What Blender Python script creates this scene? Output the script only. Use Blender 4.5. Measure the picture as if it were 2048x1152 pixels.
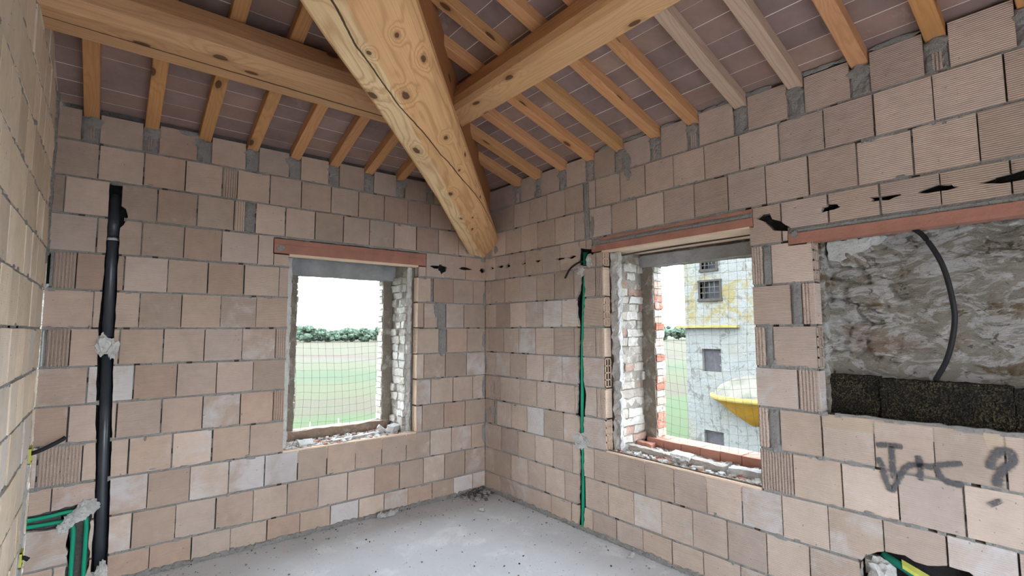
import bpy, bmesh, math, random
from mathutils import Vector, Matrix, noise
from mathutils.geometry import delaunay_2d_cdt
R = random.Random(7)
SC = bpy.context.scene
for o in list(bpy.data.objects): bpy.data.objects.remove(o)
COL = SC.collection

# ------------------------------------------------------------------ camera, sky, exposure
cam = bpy.data.cameras.new('camera'); camo = bpy.data.objects.new('camera', cam); COL.objects.link(camo)
cam.sensor_width = 36.0; cam.lens = 983.36 / 2048 * 36; cam.clip_start = .05; cam.clip_end = 2000
yaw, pitch, roll = 0.6838755, 0.0845814, -0.0033077
F = Vector((math.sin(yaw)*math.cos(pitch), math.cos(yaw)*math.cos(pitch), math.sin(pitch)))
r0 = F.cross(Vector((0, 0, 1))).normalized(); u0 = r0.cross(F)
RX = math.cos(roll)*r0 + math.sin(roll)*u0; UX = -math.sin(roll)*r0 + math.cos(roll)*u0
M = Matrix.Identity(4)
for i in range(3): M[i][0], M[i][1], M[i][2] = RX[i], UX[i], -F[i]
M.translation = Vector((-3.25, -4.463, 1.721))
camo.matrix_world = M
SC.camera = camo
SC.view_settings.view_transform = 'Standard'; SC.view_settings.look = 'None'
SC.view_settings.gamma = 1; SC.view_settings.exposure = 2.02; SC.view_settings.use_curve_mapping = False
w = bpy.data.worlds.new('sky'); SC.world = w; w.use_nodes = True
bg = w.node_tree.nodes['Background']
bg.inputs[0].default_value = (.81, .905, 1.0, 1); bg.inputs[1].default_value = 3.2
SC.cycles.use_denoising = True
SC.cycles.max_bounces = 10; SC.cycles.diffuse_bounces = 8

# ------------------------------------------------------------------ materials
class NT:
    def __init__(s, name):
        s.m = bpy.data.materials.new(name); s.m.use_nodes = True
        s.t = s.m.node_tree; s.b = s.t.nodes['Principled BSDF']
        s.b.inputs['Roughness'].default_value = .9
        s.b.inputs['Specular IOR Level'].default_value = .2
    def n(s, typ, **kw):
        nd = s.t.nodes.new(typ)
        for k, v in kw.items():
            if k.startswith('i_'):
                k2 = k[2:]; k2 = int(k2) if k2.isdigit() else k2.replace('_', ' ')
                s.set(nd.inputs[k2], v)
            else: setattr(nd, k, v)
        return nd
    def set(s, inp, v):
        if isinstance(v, bpy.types.NodeSocket): s.t.links.new(v, inp)
        else: inp.default_value = v
    def math(s, op, a, b=0.0, c=None, clamp=False):
        nd = s.n('ShaderNodeMath', operation=op, use_clamp=clamp); s.set(nd.inputs[0], a); s.set(nd.inputs[1], b)
        if c is not None: s.set(nd.inputs[2], c)
        return nd.outputs[0]
    def noise(s, vec, scale, detail=3, rough=.55, dist=0.0):
        nd = s.n('ShaderNodeTexNoise'); s.set(nd.inputs['Vector'], vec)
        nd.inputs['Scale'].default_value = scale; nd.inputs['Detail'].default_value = detail
        nd.inputs['Roughness'].default_value = rough; nd.inputs['Distortion'].default_value = dist
        return nd.outputs['Fac']
    def ramp(s, f, a, b, lo=0.0, hi=1.0):
        nd = s.n('ShaderNodeMapRange', clamp=True, interpolation_type='SMOOTHSTEP'); s.set(nd.inputs[0], f)
        for i, v in ((1, a), (2, b), (3, lo), (4, hi)): s.set(nd.inputs[i], v)
        return nd.outputs[0]
    def mix(s, f, a, b, blend='MIX'):
        nd = s.n('ShaderNodeMix', data_type='RGBA', blend_type=blend); s.set(nd.inputs[0], f)
        for i, v in ((6, a), (7, b)):
            if isinstance(v, tuple) and len(v) == 3: v = v + (1,)
            s.set(nd.inputs[i], v)
        return nd.outputs[2]
    def obj(s): return s.n('ShaderNodeTexCoord').outputs['Object']
    def uv(s): return s.n('ShaderNodeTexCoord').outputs['UV']
    def attr(s):
        nd = s.n('ShaderNodeVertexColor', layer_name='tint'); return nd.outputs['Color'], nd.outputs['Alpha']
    def bump(s, h, strength, dist=.01):
        nd = s.n('ShaderNodeBump'); s.set(nd.inputs['Height'], h)
        nd.inputs['Strength'].default_value = strength; nd.inputs['Distance'].default_value = dist
        s.t.links.new(nd.outputs[0], s.b.inputs['Normal'])
    def color(s, c):
        if isinstance(c, tuple) and len(c) == 3: c = c + (1,)
        s.set(s.b.inputs['Base Color'], c)

def mat_plain(name, col, rough=.8, nscale=0, namp=.15, bump=0, bscale=40, metal=0):
    n = NT(name); n.b.inputs['Roughness'].default_value = rough; n.b.inputs['Metallic'].default_value = metal
    o = n.obj()
    if nscale:
        f = n.noise(o, nscale, 4)
        d = tuple(c*(1-2*namp) for c in col); l = tuple(min(1, c*(1+2*namp)) for c in col)
        n.color(n.mix(f, d, l))
    else: n.color(col)
    if bump: n.bump(n.noise(o, bscale, 5, .65), bump, .02)
    return n.m

def mat_block(name, rib):
    n = NT(name); o = n.obj(); col, al = n.attr()
    f = n.noise(o, 2.6, 5, .62); g = n.noise(o, 14, 4, .6)
    k = n.math('ADD', n.math('MULTIPLY', f, .42), n.math('MULTIPLY', g, .26)); k = n.math('ADD', k, .66)
    c = n.mix(1, col, n.mix(1, (0, 0, 0), k, 'ADD'), 'MULTIPLY')
    # chalky efflorescence, patchy
    wv = n.math('ADD', n.math('MULTIPLY', n.noise(o, 5.5, 5, .65, .5), .9), n.math('MULTIPLY', al, .50))
    c = n.mix(n.ramp(wv, .63, .93, 0, .68), c, (.64, .635, .65))
    # dirt blotches and mortar crumbs
    c = n.mix(n.ramp(n.noise(o, 1.3, 4, .6), .56, .75, 0, .35), c, (.26, .2, .16))
    c = n.mix(n.ramp(n.noise(o, 46, 2, .5), .70, .76, 0, .75), c, (.17, .16, .15))
    n.color(c)
    z = n.n('ShaderNodeSeparateXYZ'); n.set(z.inputs[0], o)
    s = n.math('SINE', n.math('MULTIPLY', z.outputs[2], 2*math.pi/.0104))
    h = n.math('ADD', n.math('MULTIPLY', s, rib), n.math('MULTIPLY', n.noise(o, 70, 4, .7), .8))
    n.bump(h, .36, .003)
    return n.m

def mat_mortar(name, c1, c2):
    n = NT(name); o = n.obj()
    c = n.mix(n.noise(o, 9, 5, .65), c1, c2)
    c = n.mix(n.ramp(n.noise(o, 90, 2), .62, .72, 0, .6), c, tuple(x*.45 for x in c1))
    n.color(c); n.bump(n.noise(o, 38, 6, .7), .9, .03)
    return n.m

def mat_wood(name, light, dark, knot=(.10, .045, .022), ring=.32, attr=True, crack=None, ringf=26, knots=None, sparse=.62, sap_lit=None):
    n = NT(name); n.b.inputs['Roughness'].default_value = .62
    uv = n.uv(); sp = n.n('ShaderNodeSeparateXYZ'); n.set(sp.inputs[0], uv)
    U, V = sp.outputs[0], sp.outputs[1]
    if knots:      # knots where the timber has them: (along, across, size)
        kd = 9.0; near = 0.0; wobk = n.noise(uv, 16, 2); wobj = n.noise(uv, 23, 2)
        for (ku, kv, ks) in knots:
            du = n.math('MULTIPLY', n.math('SUBTRACT', U, ku), .62/ks); dv = n.math('MULTIPLY', n.math('SUBTRACT', V, kv), 1/ks)
            du = n.math('ADD', du, n.math('MULTIPLY', n.math('SUBTRACT', wobk, .5), 1.3)); dv = n.math('ADD', dv, n.math('MULTIPLY', n.math('SUBTRACT', wobj, .5), 1.0))
            d_ = n.math('SQRT', n.math('ADD', n.math('MULTIPLY', du, du), n.math('MULTIPLY', dv, dv)))
            kd = n.math('MINIMUM', kd, d_)
        kd = n.math('MULTIPLY', kd, .1); has = 1.0
        near = n.math('POWER', n.ramp(kd, .06, .55, 1, 0), 2.0)
    else:          # one candidate per cell of a stretched grid
        kv = n.n('ShaderNodeCombineXYZ'); n.set(kv.inputs[0], n.math('MULTIPLY', U, 2.1)); n.set(kv.inputs[1], n.math('MULTIPLY', V, 4.4))
        vo = n.n('ShaderNodeTexVoronoi', voronoi_dimensions='2D', feature='F1'); n.set(vo.inputs['Vector'], kv.outputs[0]); vo.inputs['Scale'].default_value = 1
        kd = vo.outputs['Distance']
        cs = n.n('ShaderNodeSeparateColor'); n.set(cs.inputs[0], vo.outputs['Color'])
        has = n.math('GREATER_THAN', cs.outputs[0], sparse)
        near = n.math('MULTIPLY', n.ramp(kd, 0, .55, 1, 0), has)
    # growth rings run along the grain and bend round the knots
    gv = n.n('ShaderNodeCombineXYZ'); n.set(gv.inputs[0], n.math('MULTIPLY', U, 1.0)); n.set(gv.inputs[1], n.math('MULTIPLY', V, 7.0))
    wob = n.noise(gv.outputs[0], 1.1, 2, .5)
    ph = n.math('ADD', n.math('MULTIPLY', V, ringf*2*math.pi), n.math('MULTIPLY', wob, 30 if knots else 40))
    ph = n.math('ADD', ph, n.math('MULTIPLY', near, 17))
    rg = n.math('POWER', n.math('MULTIPLY_ADD', n.math('SINE', ph), .5, .5), 3.0)
    fv = n.n('ShaderNodeCombineXYZ'); n.set(fv.inputs[0], n.math('MULTIPLY', U, 3.0)); n.set(fv.inputs[1], n.math('MULTIPLY', V, 160.0))
    fib = n.noise(fv.outputs[0], 1, 3, .6)
    bl = n.noise(n.obj(), 1.7, 4, .6)
    base = light
    if sap_lit:        # paler sapwood plus painted-in window light on the flat-sawn face, wandering edge
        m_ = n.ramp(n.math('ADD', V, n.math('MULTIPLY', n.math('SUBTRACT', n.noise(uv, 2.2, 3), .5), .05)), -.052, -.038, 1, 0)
        m_ = n.math('MULTIPLY', m_, n.math('GREATER_THAN', V, -.185)); base = n.mix(m_, light, sap_lit)
    c = n.mix(n.math('MULTIPLY', rg, ring), base, dark)
    c = n.mix(n.ramp(fib, .35, .8, 0, .38), c, dark)
    c = n.mix(n.ramp(bl, .42, .72, 0, .45), c, tuple(x*.74 for x in light))
    kk = n.math('MULTIPLY', n.ramp(n.math('ADD', kd, n.math('MULTIPLY', fib, .03)), .085, .11, 1, 0), has)
    c = n.mix(n.math('MULTIPLY', n.ramp(kd, .09, .20, 1, 0), n.math('MULTIPLY', has, .3)), c, tuple(x*.6 for x in dark))
    c = n.mix(n.math('MULTIPLY', kk, .9), c, knot)
    h = n.math('ADD', n.math('MULTIPLY', fib, .5), n.math('MULTIPLY', rg, .3))
    if crack:
        ln, pts, hw = crack
        cu = n.n('ShaderNodeFloatCurve'); cm = cu.mapping; cm.use_clip = False; cv = cm.curves[0]; cv.points[0].location = (0, 0); cv.points[1].location = (1, 0)
        cv.points[0].location = (pts[0][0]/ln, pts[0][1]+.5); cv.points[1].location = (pts[-1][0]/ln, pts[-1][1]+.5)
        for (a, b) in pts[1:-1]: cv.points.new(a/ln, b+.5)
        for p in cv.points: p.handle_type = 'VECTOR'
        cm.update()
        n.set(cu.inputs['Value'], n.math('DIVIDE', U, ln))
        dd = n.math('ABSOLUTE', n.math('SUBTRACT', n.math('ADD', V, .5), n.math('ADD', cu.outputs[0], n.math('MULTIPLY', n.math('SUBTRACT', n.noise(uv, 9, 3), .5), .012))))
        wd = n.math('MULTIPLY', n.ramp(U, .0, 1.2, .6, 1), hw)
        ck = n.ramp(dd, n.math('MULTIPLY', wd, .55), wd, 1, 0)
        c = n.mix(n.math('MULTIPLY', ck, .93), c, (.035, .02, .012)); h = n.math('SUBTRACT', h, n.math('MULTIPLY', ck, 4))
    if attr:
        col, al = n.attr(); c = n.mix(1, c, col, 'MULTIPLY')
    n.color(c); n.bump(h, .35, .004)
    return n.m

MAT = {}
MAT['blockA'] = mat_block('hollow block, faint scoring', .55)
MAT['blockB'] = mat_block('hollow block, deep scoring', 1.5)
MAT['blockC'] = mat_block('hollow block, nearly smooth', .12)
MAT['mortar'] = mat_mortar('grey cement mortar', (.25, .245, .235), (.47, .46, .44))
MAT['gap'] = mat_mortar('recessed joint mortar', (.09, .085, .08), (.21, .2, .19))
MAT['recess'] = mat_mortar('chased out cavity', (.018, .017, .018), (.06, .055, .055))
MAT['beam'] = mat_wood('fir beam, pale', (.78, .475, .235), (.45, .21, .08), sap_lit=(.86, .66, .39), ring=.5, ringf=12,
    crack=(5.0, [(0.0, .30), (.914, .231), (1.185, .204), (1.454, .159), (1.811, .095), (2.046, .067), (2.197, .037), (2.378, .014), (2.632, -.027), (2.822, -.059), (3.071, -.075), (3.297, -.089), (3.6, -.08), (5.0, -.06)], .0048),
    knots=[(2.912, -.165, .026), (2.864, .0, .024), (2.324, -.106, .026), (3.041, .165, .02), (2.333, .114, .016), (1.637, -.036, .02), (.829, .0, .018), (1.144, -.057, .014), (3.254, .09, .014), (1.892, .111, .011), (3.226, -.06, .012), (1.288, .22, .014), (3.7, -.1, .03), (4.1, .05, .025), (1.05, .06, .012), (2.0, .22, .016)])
MAT['wood'] = mat_wood('fir purlin', (.70, .435, .22), (.45, .215, .09), crack=None)
MAT['woodc'] = mat_wood('fir purlin, split', (.60, .36, .19), (.36, .175, .08), crack=(4.0, [(0.0, .135), (.8, .12), (1.6, .105), (2.6, .09), (3.3, .085), (4.0, .07)], .009))
MAT['rafter'] = mat_wood('pine rafter', (.60, .32, .148), (.37, .16, .062), ringf=34)
def mat_tile():
    n = NT('terracotta ceiling tile'); o = n.obj(); col, al = n.attr()
    c = n.mix(1, col, n.mix(n.noise(o, 4, 5, .65), (.55, .53, .55), (1.35, 1.3, 1.3)), 'MULTIPLY')
    c = n.mix(n.ramp(n.noise(o, 3.2, 5, .7, .6), .6, .78, 0, .5), c, (.5, .42, .38))
    n.color(c); n.bump(n.noise(o, 60, 4, .7), .4, .004); return n.m
MAT['tile'] = mat_tile()
MAT['limejoint'] = mat_plain('pale lime joint', (.74, .66, .6), .9, 20, .12)
MAT['terracotta'] = mat_plain('red terracotta lintel', (.42, .205, .15), .85, 7, .16, .3, 60)
MAT['lipterra'] = mat_plain('pale terracotta soffit', (.80, .63, .49), .85, 7, .1, .3, 60)  # clay paled to stand in for light reflected up onto the soffits
def mat_masonry(name, amp=.9):
    n = NT(name); o = n.obj(); col, al = n.attr()
    c = n.mix(1, col, n.mix(n.noise(o, 16, 5, .7), (.5, .5, .5), (1.35, 1.33, 1.3)), 'MULTIPLY')
    c = n.mix(n.ramp(n.noise(o, 7, 5, .7, .5), .5, .66, 0, .7), c, (.62, .585, .53))
    c = n.mix(n.ramp(n.noise(o, 22, 4, .7), .62, .74, 0, .6), c, (.13, .115, .10))
    n.color(c); n.bump(n.noise(o, 34, 6, .72), amp, .03); return n.m
MAT['masonry'] = mat_masonry('old limewashed brick')
def mat_stone():
    n = NT('old rubble stone wall'); o = n.obj()
    mp = n.n('ShaderNodeMapping'); mp.inputs['Scale'].default_value = (1, 1, 1.9); n.set(mp.inputs[0], o); v = mp.outputs[0]
    c = n.mix(n.noise(v, 2.2, 5, .6, .8), (.36, .32, .27), (.62, .57, .48))
    c = n.mix(n.ramp(n.noise(v, 5.2, 7, .68, 1.4), .48, .55, 0, .92), c, (.82, .80, .77))
    c = n.mix(n.ramp(n.noise(v, 3.4, 6, .66, .8), .57, .63, 0, .85), c, (.30, .21, .12))
    c = n.mix(n.ramp(n.noise(v, 8, 6, .72, 1.2), .57, .63, 0, .8), c, (.15, .13, .11))
    c = n.mix(n.ramp(n.noise(v, 1.1, 2, .5), .58, .68, 0, .55), c, (.40, .24, .17))
    n.color(c); n.bump(n.noise(v, 22, 7, .75, .6), 1.0, .05); return n.m
MAT['stone'] = mat_stone()
def mat_floor():
    n = NT('dusty cement screed'); o = n.obj()
    c = n.mix(n.noise(o, 1.6, 6, .65), (.54, .56, .585), (.74, .77, .81))
    c = n.mix(n.ramp(n.noise(o, 3.1, 6, .7, .4), .52, .66, 0, .6), c, (.82, .84, .87))
    c = n.mix(n.ramp(n.noise(o, 44, 3, .6), .66, .73, 0, .7), c, (.16, .15, .15))
    c = n.mix(n.ramp(n.noise(o, 70, 2, .6), .68, .74, 0, .8), c, (.8, .8, .8))
    n.color(c); n.bump(n.noise(o, 30, 6, .7), .35, .015); return n.m
MAT['floor'] = mat_floor()
MAT['concrete'] = mat_plain('grey concrete', (.33, .33, .335), .9, 6, .25, .6, 30)
MAT['blackpvc'] = mat_plain('black drain plastic', (.035, .043, .055), .33, 5, .25); MAT['blackpvc'].node_tree.nodes['Principled BSDF'].inputs['Specular IOR Level'].default_value = .6
MAT['blackcable'] = mat_plain('black cable sheath', (.02, .02, .022), .5)
MAT['green'] = mat_plain('green conduit plastic', (.012, .33, .19), .4, 3, .15)
MAT['darkgreen'] = mat_plain('dark green box plastic', (.01, .15, .10), .5, 6, .2)
MAT['yellow'] = mat_plain('yellow green box plastic', (.55, .56, .12), .6, 12, .2)
MAT['plaster'] = mat_plain('white gypsum plaster', (.62, .62, .60), .9, 10, .22, .9, 34)
MAT['cement'] = mat_plain('pale cement clump', (.55, .545, .53), .9, 14, .25, .9, 34)
MAT['wire'] = mat_plain('rusty net wire', (.06, .055, .048), .6)
def mat_cork():
    n = NT('black cork board'); o = n.obj()
    vo = n.n('ShaderNodeTexVoronoi'); n.set(vo.inputs['Vector'], o); vo.inputs['Scale'].default_value = 135
    cs = n.n('ShaderNodeSeparateColor'); n.set(cs.inputs[0], vo.outputs['Color'])
    c = n.mix(n.ramp(cs.outputs[0], .3, 1), (.022, .02, .015), (.13, .105, .06))
    c = n.mix(n.ramp(n.noise(o, 5, 4), .45, .65, 0, .6), c, (.02, .02, .018))
    n.color(c); n.bump(n.math('ADD', vo.outputs['Distance'], n.noise(o, 40, 4)), 1.0, .02); return n.m
MAT['cork'] = mat_cork()
def mat_spray():
    n = NT('faded grey spray paint'); o = n.obj(); n.color((.115, .115, .125))
    al, _ = n.attr(); sc = n.n('ShaderNodeSeparateColor'); n.set(sc.inputs[0], al)
    f = n.math('MULTIPLY', sc.outputs[0], n.ramp(n.noise(o, 55, 5, .7), .30, .58, .35, .95)); n.set(n.b.inputs['Alpha'], f); return n.m
MAT['spray'] = mat_spray()
# ------------------------------------------------------------------ helpers
def mesh_obj(name, bm, mats, parent=None, smooth=False):
    me = bpy.data.meshes.new(name); bm.to_mesh(me); bm.free()
    for m in (mats if isinstance(mats, (list, tuple)) else [mats]): me.materials.append(MAT[m] if isinstance(m, str) else m)
    if smooth:
        for p in me.polygons: p.use_smooth = True
    o = bpy.data.objects.new(name, me); COL.objects.link(o)
    if parent: o.parent = parent
    return o
def tag(o, label=None, cat=None, group=None, kind=None):
    if label: o['label'] = label
    if cat: o['category'] = cat
    if group: o['group'] = group
    if kind: o['kind'] = kind
    return o
def empty(name, loc, label, cat, group=None):
    o = bpy.data.objects.new(name, None); COL.objects.link(o); o.location = loc; o.empty_display_size = .1
    return tag(o, label, cat, group)
def under(o, parent):                      # parent keeping world place (parents are unrotated, unscaled)
    o.parent = parent; p = parent
    while p: o.location = Vector(o.location) - Vector(p.location); p = p.parent
    return o
def newbm():
    bm = bmesh.new(); bm.loops.layers.color.new('tint') if False else None
    return bm
def tl(bm):
    return bm.loops.layers.float_color.get('tint') or bm.loops.layers.float_color.new('tint')
def paint(bm, faces, col):
    L = tl(bm)
    for f in faces:
        for lp in f.loops: lp[L] = col
def quad(bm, a, b, c, d, mi=0, col=None):
    f = bm.faces.new([bm.verts.new(p) for p in (a, b, c, d)]); f.material_index = mi
    if col: paint(bm, [f], col)
    return f
def box(bm, lo, hi, mi=0, col=None):
    v = [bm.verts.new((x, y, z)) for x in (lo[0], hi[0]) for y in (lo[1], hi[1]) for z in (lo[2], hi[2])]
    fs = []
    for ids in ((0, 1, 3, 2), (4, 6, 7, 5), (0, 4, 5, 1), (2, 3, 7, 6), (0, 2, 6, 4), (1, 5, 7, 3)):
        f = bm.faces.new([v[i] for i in ids]); f.material_index = mi; fs.append(f)
    if col: paint(bm, fs, col)
    return fs
def rough_box(bm, lo, hi, step, amp, mi=0, col=(1, 1, 1, 0), freq=9.0):
    """box with gridded, noise-displaced faces"""
    n = [max(1, int(round((hi[i]-lo[i])/step))) for i in range(3)]
    cache = {}
    def V(i, j, k):
        key = (i, j, k)
        if key not in cache:
            p = Vector((lo[0]+(hi[0]-lo[0])*i/n[0], lo[1]+(hi[1]-lo[1])*j/n[1], lo[2]+(hi[2]-lo[2])*k/n[2]))
            d = noise.noise_vector(p*freq)*amp + noise.noise_vector(p*freq*2.7)*amp*.5
            cache[key] = bm.verts.new(p+d)
        return cache[key]
    fs = []
    for a in range(3):
        b, c = [(1, 2), (0, 2), (0, 1)][a]
        for side in (0, n[a]):
            for i in range(n[b]):
                for j in range(n[c]):
                    q = []
                    for di, dj in ((0, 0), (1, 0), (1, 1), (0, 1)):
                        k = [0, 0, 0]; k[a] = side; k[b] = i+di; k[c] = j+dj; q.append(V(*k))
                    f = bm.faces.new(q if (side > 0) ^ (a == 1) else q[::-1]); f.material_index = mi; fs.append(f)
    paint(bm, fs, col); return fs
def tube(bm, pts, r, seg=10, mi=0, caps=True):
    pts = [Vector(p) for p in pts]; rings = []
    for i, p in enumerate(pts):
        t = (pts[min(i+1, len(pts)-1)]-pts[max(i-1, 0)]).normalized()
        a = t.cross(Vector((0, 0, 1)) if abs(t.z) < .9 else Vector((1, 0, 0))).normalized(); b = t.cross(a)
        rr = r[i] if isinstance(r, (list, tuple)) else r
        rings.append([bm.verts.new(p+(a*math.cos(2*math.pi*k/seg)+b*math.sin(2*math.pi*k/seg))*rr) for k in range(seg)])
    for i in range(len(rings)-1):
        for k in range(seg):
            f = bm.faces.new((rings[i][k], rings[i][(k+1) % seg], rings[i+1][(k+1) % seg], rings[i+1][k])); f.material_index = mi; f.smooth = True
    if caps:
        for rg in (rings[0][::-1], rings[-1]):
            f = bm.faces.new(rg); f.material_index = mi
def catmull(P, n=6):
    P = [Vector(p) for p in P]; out = []
    for i in range(len(P)-1):
        a, b, c, d = P[max(i-1, 0)], P[i], P[i+1], P[min(i+2, len(P)-1)]
        for k in range(n):
            t = k/n
            out.append(.5*((2*b)+(c-a)*t+(2*a-5*b+4*c-d)*t*t+(3*b-a-3*c+d)*t**3))
    return out+[P[-1]]
def lump(bm, c, r, sub=2, amp=.3, freq=3.0, mi=0, col=None, squash=(1, 1, 1), seed=0):
    ret = bmesh.ops.create_icosphere(bm, subdivisions=sub, radius=1)
    sv = Vector((seed*3.17, seed*1.3, seed*7.7))
    for v in ret['verts']:
        d = v.co.normalized(); k = 1+amp*noise.noise(d*freq*.5+sv)*1.6+amp*.5*noise.noise(d*freq+sv)
        v.co = Vector(c)+Vector((d.x*squash[0], d.y*squash[1], d.z*squash[2]))*r*k
    fs = list({f for v in ret['verts'] for f in v.link_faces})
    for f in fs: f.material_index = mi
    if col: paint(bm, fs, col)
def stone_chip(bm, c, s, rnd, mi=0, col=None, flat=.6):
    """an angular crumb: jittered box with cut corners"""
    h = [s*rnd.uniform(.5, 1), s*rnd.uniform(.5, 1), s*flat*rnd.uniform(.4, 1)]
    rot = Matrix.Rotation(rnd.uniform(0, 6.3), 3, 'Z') @ Matrix.Rotation(rnd.uniform(-.5, .5), 3, 'X')
    v = []
    for x in (-1, 1):
        for y in (-1, 1):
            for z in (-1, 1):
                v.append(bm.verts.new(Vector(c)+rot @ Vector((x*h[0]*rnd.uniform(.55, 1), y*h[1]*rnd.uniform(.55, 1), z*h[2]*rnd.uniform(.6, 1)))))
    fs = []
    for ids in ((0, 1, 3, 2), (4, 6, 7, 5), (0, 4, 5, 1), (2, 3, 7, 6), (0, 2, 6, 4), (1, 5, 7, 3)):
        f = bm.faces.new([v[i] for i in ids]); f.material_index = mi; fs.append(f)
    if col: paint(bm, fs, col)
def inside(p, poly):
    x, y = p; c = False; n = len(poly)
    for i in range(n):
        x1, y1 = poly[i]; x2, y2 = poly[i-1]
        if (y1 > y) != (y2 > y) and x < (x2-x1)*(y-y1)/(y2-y1)+x1: c = not c
    return c
def jag(poly, step=.03, amp=.006, seed=1):
    rnd = random.Random(seed); out = []
    for i in range(len(poly)):
        a = Vector(poly[i]); b = Vector(poly[(i+1) % len(poly)]); n = max(1, int((b-a).length/step))
        nrm = Vector((-(b-a).y, (b-a).x)).normalized() if (b-a).length else Vector((0, 0))
        for k in range(n):
            p = a+(b-a)*k/n
            if k: p = p+nrm*rnd.uniform(-amp, amp)
            out.append((p.x, p.y))
    return out

# ------------------------------------------------------------------ hollow-block walls
J = [3.04, 2.784, 2.521, 2.263, 2.002, 1.741, 1.481, 1.227, .969, .709, .452, .195, 0.0]
TINTS_A = [(0.453, 0.355, 0.291), (0.474, 0.364, 0.296), (0.433, 0.339, 0.275), (0.505, 0.385, 0.306), (0.484, 0.380, 0.316), (0.546, 0.431, 0.352), (0.494, 0.406, 0.347), (0.464, 0.339, 0.270)]
TINTS_B = [(0.499, 0.398, 0.333), (0.530, 0.419, 0.343), (0.509, 0.408, 0.349), (0.550, 0.438, 0.368), (0.479, 0.378, 0.313), (0.571, 0.463, 0.394), (0.520, 0.427, 0.373)]
class Wall:
    def __init__(s, P, tints, seed, cuts):
        s.P = P; s.bm = bmesh.new(); tl(s.bm); s.tints = tints; s.r = random.Random(seed); s.cuts = cuts
    def tint(s, z=0.0):
        c = s.r.choice(s.tints); k = s.r.uniform(.86, 1.12)
        return (c[0]*k, c[1]*k, c[2]*k, min(.85, max(0, s.r.gauss(.22, .33)))*(1 if z < 1.9 else .35))
    def panel(s, a, b, z0, z1, d, depth, mi, col, cuts=None, tilt=0.0):
        """flat panel at depth d minus the cuts, its rims drawn back to depth"""
        cuts = s.cuts if cuts is None else cuts
        act = [c for c in cuts if not (c['bb'][1] < a or c['bb'][0] > b or c['bb'][3] < z0 or c['bb'][2] > z1)]
        vs = [Vector((a, z0)), Vector((b, z0)), Vector((b, z1)), Vector((a, z1))]; es = [(0, 1), (1, 2), (2, 3), (3, 0)]
        for c in act:
            k = len(vs); vs += [Vector(p) for p in c['poly']]; m = len(c['poly'])
            es += [(k+i, k+(i+1) % m) for i in range(m)]
        ov, oe, of = delaunay_2d_cdt(vs, es, [], 0, 1e-6)[:3]
        keep = []
        for f in of:
            cx = sum(ov[i][0] for i in f)/len(f); cz = sum(ov[i][1] for i in f)/len(f)
            if a < cx < b and z0 < cz < z1 and not any(inside((cx, cz), c['poly']) for c in act): keep.append(tuple(f))
        if not keep: return
        ids = {}
        cu, cz = (a+b)/2, (z0+z1)/2
        t1, t2 = (s.r.uniform(-tilt, tilt), s.r.uniform(-tilt, tilt)) if tilt else (0, 0)
        def V(i):
            if i not in ids: ids[i] = s.bm.verts.new(s.P(ov[i][0], d+t1*(ov[i][0]-cu)+t2*(ov[i][1]-cz), ov[i][1]))
            return ids[i]
        fs = []; cnt = {}
        for f in keep:
            fc = s.bm.faces.new([V(i) for i in f]); fc.material_index = mi; fs.append(fc)
            for i in range(len(f)):
                e = (f[i], f[(i+1) % len(f)]); cnt.setdefault(tuple(sorted(e)), []).append(e)
        if depth > d:
            bk = {}
            for e in cnt.values():
                if len(e) == 1:
                    i, j = e[0]
                    for q in (i, j):
                        if q not in bk: bk[q] = s.bm.verts.new(s.P(ov[q][0], depth, ov[q][1]))
                    fc = s.bm.faces.new((V(j), V(i), bk[i], bk[j])); fc.material_index = mi; fs.append(fc)
        paint(s.bm, fs, col)
    def ribbed(s, a, b, z0, z1, col, depth=.03):
        n = max(3, int(round((b-a)/.0178))); w_ = (b-a)/n; prof = []
        for i in range(n):
            x = a+i*w_; prof += [(x, .008), (x+w_*.24, .008), (x+w_*.36, .0), (x+w_*.88, .0)]
        prof.append((b, .004)); fs = []
        for (x1, d1), (x2, d2) in zip(prof, prof[1:]):
            if x2-x1 < 1e-6: continue
            fs.append(quad(s.bm, s.P(x1, d1, z0), s.P(x2, d2, z0), s.P(x2, d2, z1), s.P(x1, d1, z1)))
        for z in (z0, z1): fs.append(quad(s.bm, s.P(a, .004, z), s.P(b, .004, z), s.P(b, depth, z), s.P(a, depth, z)))
        for x in (a, b): fs.append(quad(s.bm, s.P(x, .004, z0), s.P(x, .004, z1), s.P(x, depth, z1), s.P(x, depth, z0)))
        paint(s.bm, fs, (col[0], col[1], col[2], 0))
    def rubmortar(s, a, b, z0, z1, base=.006, amp=.012, mi=1, free=False):
        nu = max(2, int((b-a)/.014)); nz = max(2, int((z1-z0)/.016)); g = []
        for i in range(nu+1):
            row = []
            for k in range(nz+1):
                u = a+(b-a)*i/nu; z = z0+(z1-z0)*k/nz
                d = base+amp*noise.noise(Vector((u*28, z*17, base*90)))-amp*.5*noise.noise(Vector((u*70, z*60, 3)))
                if k in (0, nz) or i in (0, nu): d = base+.012
                row.append(s.bm.verts.new(s.P(u, d, z)))
            g.append(row)
        fs = []
        for i in range(nu):
            for k in range(nz):
                if not free and any(inside(((a+(b-a)*(i+.5)/nu), (z0+(z1-z0)*(k+.5)/nz)), c['poly']) for c in s.cuts): continue
                f = s.bm.faces.new((g[i][k], g[i+1][k], g[i+1][k+1], g[i][k+1])); f.material_index = mi; fs.append(f)
        paint(s.bm, fs, (1, 1, 1, 0))
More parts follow.
